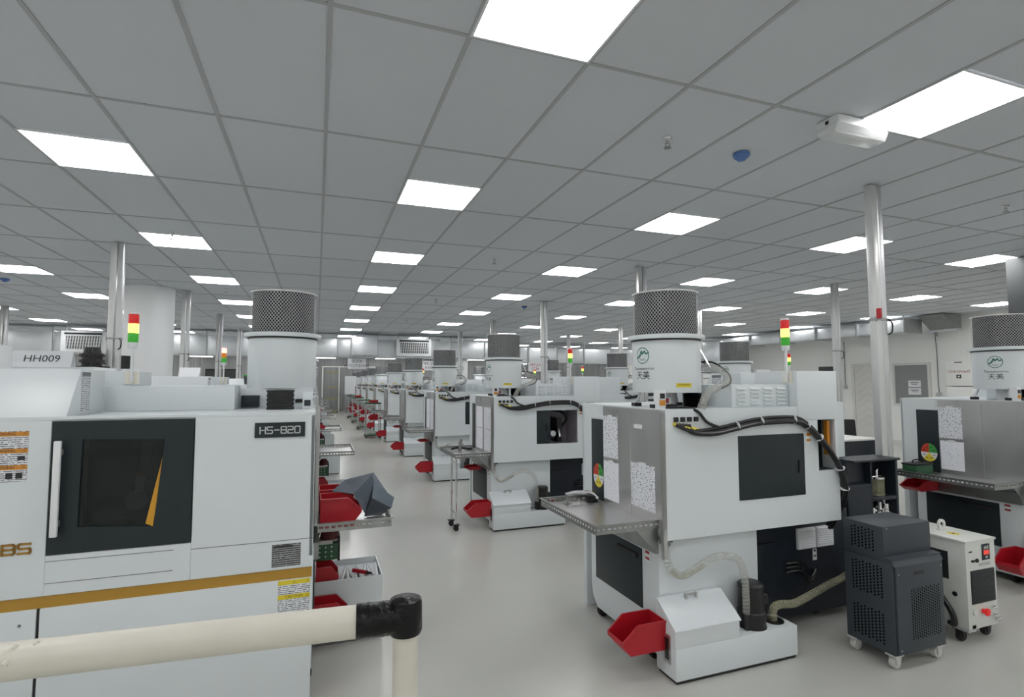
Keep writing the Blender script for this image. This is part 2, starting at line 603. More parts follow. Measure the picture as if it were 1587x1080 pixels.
# ------------------------------------------------------------------ room shell
XL, XR, YN, YF = -13.0, 14.15, -3.2, 32.0
struct(bx('floor', 'floor_epoxy', None, XL, XR, YN, YF, -0.1, 0.0))
struct(bx('wall_left', 'wall_white', None, XL - 0.1, XL, YN, YF, 0, 3.4))
wall_right = struct(bx('wall_right', 'wall_white', None, XR, XR + 0.1, YN, YF, 0, 3.4))
struct(bx('wall_near', 'wall_white', None, XL, XR, YN - 0.1, YN, 0, 3.4))
wall_far = struct(bx('wall_far', 'wall_grey', None, XL, XR, YF, YF + 0.1, 0, 3.4))
# ribbed cladding of the far wall
rb = MB()
x = -8.0
while x < 9.0:
    rb.prism([(x, YF), (x + 0.04, YF - 0.03), (x + 0.11, YF - 0.03), (x + 0.15, YF)], 'z', 0.1, 3.1)
    x += 0.3
o = rb.build('cladding_ribs', 'wall_grey', wall_far); o['kind'] = 'stuff'
pw = struct(bx('wall_middle', 'wall_grey', None, 7.4, 12.7, 21.3, 21.4, 0, 2.75))
rb = MB()
x = 7.45
while x < 12.5:
    rb.prism([(x, 21.3), (x + 0.04, 21.27), (x + 0.11, 21.27), (x + 0.15, 21.3)], 'z', 0.05, 2.7)
    x += 0.3
o = rb.build('cladding_ribs', 'wall_grey', pw); o['kind'] = 'stuff'
struct(bx('baseboard_right', 'door_white', None, XR - 0.015, XR, YN, YF, 0, 0.1))

# ceiling: slab, tiles, bars ------------------------------------------------
GX0, GY0 = 0.0237, 2.2492
ceiling = struct(bx('ceiling', 'tile', None, XL, XR, YN, YF, CEIL + 0.03, CEIL + 0.13))
cols = list(range(math.floor((XL - GX0) / 0.6), math.ceil((XR - GX0) / 0.6)))
rows = list(range(math.floor((YN - GY0) / 1.2), math.ceil((YF - GY0) / 1.2)))


def is_light(c, r):
    return (c - 1) % 4 == 0 and r % 2 != 0      # cell (c, r) runs r..r+1, the light lies before line r+1 (even)


cells = []
for c in cols:
    for r in rows:
        x0, x1 = GX0 + c * 0.6, GX0 + (c + 1) * 0.6
        y0, y1 = GY0 + r * 1.2, GY0 + (r + 1) * 1.2
        if is_light(c, r):
            y1 -= 0.6
        x0, x1, y0, y1 = max(x0, XL), min(x1, XR), max(y0, YN), min(y1, YF)
        if x1 - x0 < 0.05 or y1 - y0 < 0.05:
            continue
        cx, cy = (x0 + x1) / 2, (y0 + y1) / 2
        seen = False
        for qx, qy in ((cx, cy), (x0, y0), (x1, y0), (x0, y1), (x1, y1)):
            p = to_px(qx, qy, CEIL)
            if p and -10 < p[0] < 1597 and -10 < p[1] < 1090:
                seen = True
        d = math.hypot(cx, cy)
        cells.append((not seen, d, x0, x1, y0, y1))
cells.sort()
tile_mesh = {}
rest = MB()
for i, (ns, d, x0, x1, y0, y1) in enumerate(cells):
    w, l = round(x1 - x0, 3), round(y1 - y0, 3)
    if i < 300:
        if (w, l) not in tile_mesh:
            t = MB().box(-w / 2 + 0.004, w / 2 - 0.004, -l / 2 + 0.004, l / 2 - 0.004, 0.004, 0.02).build('ceiling_tile', 'tile', ceiling, bevel=0.002, bseg=1)
            tile_mesh[(w, l)] = t.data
        else:
            t = bpy.data.objects.new('ceiling_tile', tile_mesh[(w, l)])
            COL.objects.link(t); t.parent = ceiling
        t.location = ((x0 + x1) / 2, (y0 + y1) / 2, CEIL)
    else:
        rest.box(x0 + 0.004, x1 - 0.004, y0 + 0.004, y1 - 0.004, CEIL + 0.004, CEIL + 0.02)
o = rest.build('ceiling_tile_field', 'tile', ceiling, smooth=False); o['kind'] = 'stuff'
for c in cols:
    xx = GX0 + c * 0.6
    if XL < xx < XR:
        bx('grid_bar', 'grid_bar', ceiling, xx - 0.011, xx + 0.011, YN, YF, CEIL - 0.001, CEIL + 0.006)
for r in rows:
    yy = GY0 + r * 1.2
    if YN < yy < YF:
        bx('cross_bar', 'grid_bar', ceiling, XL, XR, yy - 0.010, yy + 0.010, CEIL - 0.0006, CEIL + 0.0055)

# ceiling light panels ------------------------------------------------------
LINES = {-19: 'the outermost HH009-side line', -15: 'the second HH009-side line', -11: 'the line beyond the HH009 card',
         -7: 'the line over the HH009 card', -3: 'the line over the HS-820 row', 1: 'the line straight above the aisle', 5: 'the line over the cable-bundle lathe',
         9: 'the line over the second tray row', 13: 'the line past the dark square column', 17: 'the line before the door wall', 21: 'the line along the door wall'}
proto = thing('ceiling_light', '', 'ceiling light', (0, 0, CEIL))
fr = MB()
for a in (-0.3, 0.288):
    fr.box(a, a + 0.012, -0.3, 0.3, -0.002, 0.015)
for a in (-0.3, 0.288):
    fr.box(-0.288, 0.288, a, a + 0.012, -0.002, 0.015)
fr.build('frame', 'white_plain', proto)
bx('diffuser', 'diffuser', proto, -0.287, 0.287, -0.287, 0.287, 0.0, 0.01)
freeze_kids(proto)
used = False
for c in cols:
    n = 0
    back = sum(1 for r in rows if is_light(c, r) and YN + 0.3 < GY0 + (r + 1) * 1.2 - 0.3 <= 0.8)
    for r in rows:
        if not is_light(c, r):
            continue
        lx, ly = GX0 + (c + 0.5) * 0.6, GY0 + (r + 1) * 1.2 - 0.3
        if not (XL + 0.3 < lx < XR - 0.3 and YN + 0.3 < ly < YF - 0.3):
            continue
        if ly > 0.8:
            lab = 'square ceiling light, %s in %s' % (ORD[n], LINES[c])
            n += 1
        else:
            back -= 1
            lab = 'square ceiling light behind the camera, %s back in %s' % (ORD[back], LINES[c])
        if not used:
            o = proto; used = True
            o.location = (lx, ly, CEIL); o['label'] = lab; o['group'] = 'square ceiling lights'
        else:
            dup(proto, (lx, ly, CEIL), 0, lab, 'square ceiling lights')

# ------------------------------------------------------------------ the lathe (one model, seen from both sides)
# local frame: x runs from the aisle end into the row, y from the back plane (0) to the door side (D), z up
D, TOP, TALL = 1.0, 1.435, 1.67


def make_caster(parent, x, y, r=0.05, m1='black_matt', m2='rubber', name='caster'):
    c = MB().box(x - 0.035, x + 0.035, y - 0.03, y + 0.03, 2 * r + 0.004, 2 * r + 0.012)
    for s in (-0.022, 0.018):
        c.prism([(x - 0.02, 2 * r + 0.006), (x + 0.03, 2 * r + 0.006), (x + 0.012, r - 0.01), (x - 0.012, r - 0.01)], 'y', y + s, y + s + 0.004)
    o = c.build(name, m1, parent)
    MB().cyl((x, y - 0.016, r), (x, y + 0.016, r), r, 20).build('wheel', m2, o, bevel=0.004, bseg=1)
    return o


def make_lathe():
    t = thing('swiss_lathe', '', 'lathe')
    # base
    b = MB()
    b.prism([(0.08, 0.06), (0.80, 0.06), (0.86, 0.12), (0.88, 0.2), (0.88, 0.715), (0.08, 0.715)], 'x', -0.004, 0.71)
    b.build('base', 'white_paint', t, bevel=0.006)
    ch = MB().box(0.705, 1.68, 0.24, 0.9, 0.05, 0.715).box(0.78, 1.0, 0.22, 0.24, 0.1, 0.55)
    chassis = ch.build('chassis', 'dark_navy', t, bevel=0.004)
    for k, (a, e) in enumerate(((1.20, 1.355), (1.367, 1.52))):
        g = MB().box(a, e, 0.222, 0.24, 0.48, 0.615)
        for i in range(9):
            g.prism([(0.222, 0.488 + i * 0.0142), (0.214, 0.490 + i * 0.0142), (0.222, 0.497 + i * 0.0142)], 'x', a + 0.005, e - 0.005)
        g.build('louver_plate', 'label_white', chassis)
    tg = MB().m('label_white'); rect_on(tg, (1.36, 0.24, 0.43), '-y', 0.035, 0.075, 0.001)
    tg.m('ink'); rect_on(tg, (1.36, 0.24, 0.455), '-y', 0.02, 0.012, 0.003, 0.0006); rect_on(tg, (1.36, 0.24, 0.42), '-y', 0.022, 0.008, 0.003, 0.0006)
    tg.build('warning_tag', None, chassis)
    hs = MB()
    for q in range(3):
        hs.tube([(1.10, 0.235, 0.34 + q * 0.03), (1.18, 0.19, 0.36 + q * 0.02), (1.27, 0.2, 0.30 - q * 0.02), (1.36, 0.235, 0.33)], 0.009, 8, 5)
    hs.build('pipes', 'black', chassis)
    # dark maintenance cover on the aisle end of the base
    bp = bx('base_cover', 'dark_panel', t, -0.012, -0.003, 0.245, 0.80, 0.265, 0.61, 0.003)
    MB().prism([(-0.029, 0.552), (-0.010, 0.545), (-0.010, 0.575), (-0.024, 0.57)], 'y', 0.28, 0.5).build('grip', 'black_matt', bp)
    st = MB().m('label_white'); rect_on(st, (-0.004, 0.19, 0.585), '-x', 0.05, 0.07, 0.0005, 0.001)
    st.m('ink_red'); rect_on(st, (-0.004, 0.19, 0.605), '-x', 0.04, 0.016, 0.0017, 0.0005); rect_on(st, (-0.004, 0.19, 0.57), '-x', 0.04, 0.014, 0.0017, 0.0005)
    st.build('hazard_sticker', None, t)
    # door side: lower front panels, gold stripe
    bx('front_panel', 'white_paint', t, 0.0, 1.122, 0.955, D, 0.015, 0.612, 0.004)
    fp = bx('front_panel', 'white_paint', t, 1.134, 1.95, 0.955, D, 0.015, 0.612, 0.004)
    MB().cyl((1.19, D, 0.55), (1.19, D + 0.003, 0.55), 0.006, 12).build('screw', 'ink_grey', fp)
    bx('panel_rib', 'interior_dark', t, 1.122, 1.134, 0.955, D - 0.008, 0.015, 0.662)
    bx('gold_stripe', 'stripe_gold', t, 0.004, 1.95, D - 0.016, D - 0.006, 0.612, 0.664)
    bx('stripe_backing', 'white_paint', t, 0.0, 1.95, 0.955, D - 0.016, 0.612, 0.664)
    # cabinet walls
    w = MB()
    zb = 0.72
    for a, e, z0, z1 in ((0.0, 0.51, zb, TOP), (0.51, 1.03, zb, 0.90), (0.51, 1.03, 1.28, TOP), (1.03, 1.15, zb, TOP), (1.15, 1.30, zb, 1.04), (1.15, 1.30, 1.36, TOP), (1.30, 1.325, zb, TOP)):
        w.box(a, e, 0.0, 0.018, z0, z1)
    w.box(0.0, 1.325, 0.018, 0.5, zb, zb + 0.018)
    w.box(1.307, 1.325, 0.018, 0.5, zb, TOP)
    w.box(0.0, 0.018, 0.018, 0.66, zb, TOP)
    w.box(0.0, 0.018, 0.86, D, zb, TOP)
    w.box(0.0, 0.018, 0.66, 0.86, 1.345, TOP)
    w.box(0.0, 0.018, 0.66, 0.86, zb, 0.79)
    w.build('cabinet', 'white_paint', t)
    rf = MB()
    rf.box(0.0, 1.325, 0.0, D, TOP, TOP + 0.012)
    rf.box(1.325, 1.95, 0.45, D, TOP, TOP + 0.012)
    rf.box(1.325, 1.95, 0.45, 0.47, zb, TOP)
    rf.box(1.93, 1.95, 0.47, D, zb, TOP)
    rf.build('roof_plate', 'white_paint', t)
    f = MB()
    for a, e, z0, z1 in ((0.0, 0.548, 0.664, TOP), (0.548, 1.112, 0.664, 0.838), (1.112, 1.95, 0.664, TOP)):
        f.box(a, e, D - 0.022, D, z0, z1)
    f.box(0.548, 1.112, D - 0.022, D - 0.004, 1.428, TOP)
    fr_ = f.build('front_cover', 'white_paint', t, bevel=0.0025, bseg=1)
    gr = MB()
    gr.box(0.62, 1.11, D, D + 0.0012, 0.811, 0.8135).box(0.62, 1.11, D, D + 0.0012, 0.716, 0.7185).box(0.0, 0.548, D, D + 0.0008, 0.806, 0.809)
    gr.build('fold_line', 'ink_grey', fr_)
    # interior lining (open towards door and window)
    li = MB()
    li.box(0.03, 1.29, 0.06, 0.97, 0.74, 0.75).box(0.03, 1.29, 0.06, 0.97, 1.40, 1.41)
    li.box(0.03, 0.04, 0.06, 0.97, 0.75, 1.40).box(1.135, 1.145, 0.06, 0.97, 0.75, 1.40)
    li.box(0.04, 1.135, 0.52, 0.53, 0.75, 1.40)
    li.build('lining', 'lining', t)
    it = MB().m('interior_dark')
    it.box(0.55, 1.1, 0.54, 0.60, 0.76, 1.39).box(0.60, 0.72, 0.6, 0.78, 0.80, 1.02)
    it.m('steel_dark')
    it.cyl((0.83, 0.62, 1.02), (0.83, 0.80, 1.02), 0.05, 16).cyl((0.82, 0.7, 1.1), (0.82, 0.7, 1.36), 0.025, 12)
    it.box(0.90, 1.08, 0.6, 0.9, 0.86, 0.885)
    it.m('label_white'); it.box(0.80, 0.835, 0.79, 0.81, 1.06, 1.14)
    it.m('orange'); it.box(0.80, 0.835, 0.79, 0.811, 1.14, 1.155)
    it.m('black'); it.box(0.70, 0.82, 0.2, 0.34, 0.93, 1.03).box(0.84, 0.90, 0.16, 0.4, 0.9, 1.18)
    it.tube([(0.80, 0.3, 1.27), (0.92, 0.22, 1.25), (0.98, 0.2, 1.16), (0.90, 0.22, 1.05)], 0.018, 8, 5)
    it.m('chrome'); it.cyl((0.78, 0.14, 1.0), (0.78, 0.3, 1.0), 0.035, 12).cyl((0.86, 0.12, 0.96), (0.86, 0.2, 1.1), 0.018, 10)
    it.m('label_white'); it.box(0.70, 0.78, 0.34, 0.4, 1.05, 1.29)
    it.build('tool_slide', None, t)
    # access window door on the back
    ad = bx('access_door', 'dark_panel', t, 0.512, 1.028, -0.004, 0.012, 0.902, 1.278, 0.003)
    MB().box(0.975, 0.992, -0.011, -0.003, 1.04, 1.12).build('grip', 'black', ad, bevel=0.002, bseg=1)
    hz = MB().m('label_white'); rect_on(hz, (1.07, 0, 1.25), '-y', 0.045, 0.085, 0.0005, 0.001)
    hz.m('orange'); rect_on(hz, (1.07, 0, 1.27), '-y', 0.036, 0.018, 0.0016, 0.0005); rect_on(hz, (1.07, 0, 1.235), '-y', 0.036, 0.014, 0.0016, 0.0005)
    hz.build('hazard_tag', None, t)
    # recess with orange bar, cabinet tower above
    nr = MB().box(1.15, 1.30, 0.10, 0.11, 1.04, 1.36).box(1.148, 1.152, 0.018, 0.11, 1.04, 1.36).box(1.152, 1.298, 0.018, 0.1, 1.04, 1.044)
    nr.build('recess', 'dark_panel', t)
    bx('guide_bar', 'orange', t, 1.268, 1.292, 0.03, 0.06, 1.13, 1.35, 0.003)
    bx('tower_box', 'white_paint', t, 0.985, 1.325, 0.004, 0.34, TOP + 0.012, TALL, 0.004)
    bx('tower_face', 'white_paint', t, 0.985, 1.325, -0.004, 0.005, 1.365, TALL, 0.002)
    # low roof box with louvres
    rbx = MB().prism([(0.44, 0.30), (0.53, 0.06), (0.984, 0.06), (0.984, 0.345), (1.06, 0.345), (1.06, 0.53), (0.44, 0.53)], 'z', TOP + 0.012, 1.585).build('roof_box', 'white_paint', t, bevel=0.004)
    for k in range(4):
        for i in range(5):
            x0 = 0.565 + k * 0.105
            z0 = 1.462 + i * 0.023
            MB().prism([(0.06, z0), (0.046, z0 + 0.001), (0.06, z0 + 0.013)], 'x', x0, x0 + 0.07).build('louver', 'white_paint', rbx)
    # control box with sloped face
    cb = MB().prism([(0.55, TOP + 0.012), (0.55, TALL), (0.86, TALL), (D, TOP + 0.012)], 'x', 1.06, 1.95).build('control_box', 'white_paint', t, bevel=0.005)
    dl = MB().m('label_text'); rect_on(dl, (1.06, 0.80, 1.56), '-x', 0.10, 0.19, 0.0005, 0.001)
    dl.m('ink_grey'); rect_on(dl, (1.06, 0.80, 1.645), '-x', 0.10, 0.018, 0.0016, 0.0005)
    dl.build('data_sticker', None, cb)
    # aisle end: dark side panel, steel splash box, tray
    bx('side_panel', 'dark_panel', t, -0.004, 0.012, 0.662, 0.858, 0.792, 1.343, 0.002)
    sb = MB().box(-0.022, -0.002, 0.0, 0.66, 0.78, TOP + 0.006)
    sb.box(-0.030, -0.022, 0.0, 0.022, 0.62, TOP + 0.006).box(-0.026, -0.022, 0.022, 0.034, 0.78, TOP)
    sb.box(-0.030, -0.0, 0.0, 0.004, 0.62, TOP)
    splash = sb.build('splash_plate', 'steel', t)
    bx('seam_strip', 'steel', splash, -0.026, -0.022, 0.325, 0.34, 0.80, TOP - 0.02)
    tr = MB().m('steel')
    X0, X1, Y0, Y1, Z = -0.42, -0.022, 0.05, 0.80, 0.79
    tr.box(X0, X1, Y0, Y1, Z, Z + 0.004)
    tr.m('steel_dark')
    def rim(axis, at, a, e):
        # rim with a row of slots
        lo, hi, mid0, mid1 = Z - 0.012, Z + 0.036, Z + 0.008, Z + 0.019
        def seg(s0, s1, z0, z1):
            if axis == 'x':
                tr.box(s0, s1, at - 0.002, at + 0.002, z0, z1)
            else:
                tr.box(at - 0.002, at + 0.002, s0, s1, z0, z1)
        seg(a, e, lo, mid0); seg(a, e, mid1, hi)
        n = int((e - a) / 0.032)
        for i in range(n + 1):
            s = a + i * (e - a) / n
            seg(max(a, s - 0.006), min(e, s + 0.006), mid0, mid1)
    rim('x', Y0, X0, X1); rim('x', Y1, X0, X1); rim('y', X0, Y0, Y1)
    tr.box(X0, X1, Y0 - 0.012, Y0 + 0.002, Z + 0.034, Z + 0.038).box(X0, X1, Y1 - 0.002, Y1 + 0.012, Z + 0.034, Z + 0.038).box(X0 - 0.012, X0 + 0.002, Y0 - 0.012, Y1 + 0.012, Z + 0.034, Z + 0.038)
    tray = tr.build('parts_tray', 'steel', t)
    br = MB()
    for yy in (0.06,):
        br.prism([(-0.022, 0.63), (-0.022, 0.785), (-0.17, 0.785)], 'y', yy, yy + 0.004)
    br.box(-0.03, -0.004, 0.08, 0.78, 0.63, 0.72)
    br.build('tray_bracket', 'steel_dark', tray)
    # casters / feet
    for x, y in ((0.035, 0.79), (0.035, 0.19), (0.62, 0.79)):
        make_caster(t, x, y, 0.042, name='caster')
    for x, y in ((1.45, 0.85), (1.45, 0.35)):
        MB().cyl((x, y, 0), (x, y, 0.05), 0.04, 16).build('levelling_foot', 'black_matt', t)
    # back cable loom
    path = [(0.06, -0.015, 1.36), (0.17, -0.028, 1.318), (0.32, -0.03, 1.315), (0.48, -0.03, 1.34), (0.66, -0.03, 1.365), (0.92, -0.03, 1.368), (1.03, -0.03, 1.33), (1.13, -0.03, 1.25), (1.22, -0.03, 1.16), (1.30, -0.03, 1.05), (1.345, -0.02, 0.92), (1.375, 0.05, 0.78), (1.39, 0.14, 0.64)]
    for k, (dz, dy) in enumerate(((0, 0), (0.016, 0.006), (-0.016, 0.004), (0.003, 0.018), (-0.010, -0.012))):
        p = []
        for i, q in enumerate(path):
            s = min(1, i / 2)
            p.append((q[0] + (0 if i else k * 0.022), q[1] + dy * s, q[2] + dz * s))
        MB().tube(p, 0.0105, 8, 5).build('cable', 'black', t)
    for k in range(4):
        po = MB().box(0.055 + k * 0.046, 0.083 + k * 0.046, -0.012, 0.001, 1.375, 1.402).build('port', 'black', t, bevel=0.002, bseg=1)
        MB().m('label_yellow').tube([(0.05 + k * 0.03, -0.004, 1.365 - k * 0.006), (0.10 + k * 0.032, -0.018, 1.35 - k * 0.006), (0.155 + k * 0.03, -0.026, 1.335 - k * 0.006)], 0.0075, 8, 4, ribs=0.25).build('fitting', None, po)
    for i in (3, 4, 5, 6, 7, 9, 10):
        q = Vector(path[i]); dd = (Vector(path[min(i + 1, len(path) - 1)]) - Vector(path[i - 1])).normalized()
        MB().cyl(Vector((q.x, q.y + 0.004, q.z)) - dd * 0.002, Vector((q.x, q.y + 0.004, q.z)) + dd * 0.002, 0.0285, 14).build('zip_tie', 'label_white', t)
    MB().tube([(0.05, 0.06, TOP + 0.016), (0.16, 0.03, TOP + 0.016), (0.22, -0.008, 1.43), (0.27, -0.022, 1.37), (0.36, -0.026, 1.335)], 0.009, 8, 5).build('loose_cable', 'black', t)
    # roof fittings
    rg = MB().m('white_plain').box(0.03, 0.08, 0.10, 0.15, TOP + 0.012, TOP + 0.12).m('label_orange').box(0.035, 0.075, 0.097, 0.1, TOP + 0.03, TOP + 0.06)
    rg.m('black').box(0.04, 0.07, 0.096, 0.1, TOP + 0.07, TOP + 0.10).box(0.09, 0.16, 0.1, 0.13, TOP + 0.012, TOP + 0.035)
    rg.m('white_plain').box(0.10, 0.15, 0.15, 0.20, TOP + 0.012, TOP + 0.075).m('ink_red').box(0.115, 0.135, 0.148, 0.15, TOP + 0.04, TOP + 0.07)
    rg.build('air_regulator', None, t)
    # ------- door side details
    d = MB()
    Z0, Z1, A0, A1 = 0.842, 1.428, 0.552, 1.108
    win = [(0.705, 0.93), (1.0, 0.955), (0.995, 1.345), (0.672, 1.335)]
    outer = [(A0, Z0), (A1, Z0), (A1, Z1), (A0, Z1)]
    for y0, y1 in ((D - 0.018, D + 0.003),):
        n = 4
        vs = [(p[0], y0, p[1]) for p in outer] + [(p[0], y0, p[1]) for p in win] + [(p[0], y1, p[1]) for p in outer] + [(p[0], y1, p[1]) for p in win]
        fs = []
        for i in range(4):
            j = (i + 1) % 4
            fs += [(i, j, 4 + j, 4 + i), (8 + i, 8 + j, 12 + j, 12 + i), (i, j, 8 + j, 8 + i), (4 + i, 4 + j, 12 + j, 12 + i)]
        d.add(vs, fs)
    door = d.build('sliding_door', 'dark_panel', t, smooth=False)
    MB().prism(win, 'y', D - 0.012, D - 0.006).build('door_window', 'tint_glass', door, smooth=False)
    MB().prism([(0.672, 1.27), (0.676, 1.27), (0.738, 0.945), (0.708, 0.93)], 'y', D - 0.005, D - 0.001).build('yellow_guard', 'yellow', door, smooth=False)
    h = MB().box(1.058, 1.086, D + 0.032, D + 0.05, 0.925, 1.345)
    hd = h.build('door_handle', 'white_plain', door, bevel=0.006)
    MB().box(1.063, 1.08, D + 0.002, D + 0.033, 0.965, 0.99).box(1.063, 1.08, D + 0.002, D + 0.033, 1.28, 1.305).build('handle_mount', 'ink_grey', hd)
    bx('door_rail', 'white_paint', t, 0.55, 1.10, D - 0.02, D + 0.004, 1.436, 1.452, 0.002)
    mp = MB().m('dark_panel').box(0.05, 0.285, D, D + 0.006, 1.325, 1.40)
    mp.m('letter_grey'); block_text(mp, 'HS-820', 0.0245, 0.033, 0.0058, (0.1675, D + 0.006, 1.362), '+y', 0.0008)
    mp.build('model_plate', None, t, smooth=False)
    rp = MB().m('plate_text'); rect_on(rp, (0.125, D, 0.735), '+y', 0.135, 0.11, 0.0004, 0.0016)
    rp.m('ink'); rect_on(rp, (0.14, D, 0.778), '+y', 0.09, 0.01, 0.0022, 0.0004)
    rp.build('rating_plate', None, t, smooth=False)
    cl = MB().m('label_text'); rect_on(cl, (0.085, D, 0.525), '+y', 0.15, 0.165, 0.0004, 0.001)
    cl.m('label_yellow'); rect_on(cl, (0.085, D, 0.598), '+y', 0.15, 0.022, 0.0016, 0.0004); rect_on(cl, (0.085, D, 0.528), '+y', 0.15, 0.022, 0.0016, 0.0004)
    cl.m('ink'); put_text(cl, 'CAUTION', 0.018, (0.085, D + 0.002, 0.528), '+y', 0.0004); put_text(cl, '\u26a0', 0.018, (0.085, D + 0.002, 0.598), '+y', 0.0004)
    put_text(cl, '\u26a0', 0.016, (0.022, D + 0.002, 0.598), '+y', 0.0004); put_text(cl, '\u26a0', 0.016, (0.022, D + 0.002, 0.528), '+y', 0.0004)
    cl.build('caution_label', None, t, smooth=False)
    wl = MB().m('label_text'); rect_on(wl, (1.275, D, 1.28), '+y', 0.165, 0.22, 0.0004, 0.001)
    for zz in (1.378, 1.304, 1.232):
        wl.m('label_orange'); rect_on(wl, (1.275, D, zz), '+y', 0.165, 0.020, 0.0016, 0.0004)
        wl.m('ink'); put_text(wl, 'WARNING', 0.018, (1.28, D + 0.002, zz), '+y', 0.0004)
        put_text(wl, '\u26a0', 0.016, (1.205, D + 0.002, zz), '+y', 0.0004)
    wl.m('ink'); rect_on(wl, (1.215, D, 1.272), '+y', 0.026, 0.018, 0.0016, 0.0006)
    rect_on(wl, (1.22, D, 1.196), '+y', 0.024, 0.026, 0.0016, 0.0006); rect_on(wl, (1.255, D, 1.196), '+y', 0.024, 0.026, 0.0016, 0.0006)
    wl.build('warning_label', None, t, smooth=False)
    nb = MB().m('gold'); block_text(nb, 'NBS', 0.042, 0.040, 0.011, (1.242, D, 0.878), '+y', 0.003)
    nb.build('maker_lettering', None, t, smooth=False)
    return t


lathe0 = make_lathe()
freeze_kids(lathe0)


# ------------------------------------------------------------------ mist collector
def drum_lattice():
    mb = MB()
    n, m, r, h = 64, 22, 0.198, 0.262
    hw = 0.0014
    def P(i, j, rr, s):
        a = 2 * PI * i / n
        return a, j * h / m
    for i in range(n):
        for j in range(m):
            for dr in (1, -1):
                a0 = 2 * PI * (i + (0.5 if (j % 2) else 0)) / n
                a1 = a0 + dr * PI / n
                z0, z1 = j * h / m, (j + 1) * h / m
                da = hw / r * 1.2
                vs = []
                for a, z in ((a0 - da, z0), (a0 + da, z0), (a1 + da, z1), (a1 - da, z1)):
                    vs.append((r * math.cos(a), r * math.sin(a), z))
                mb.add(vs, [(0, 1, 2, 3)])
    return mb


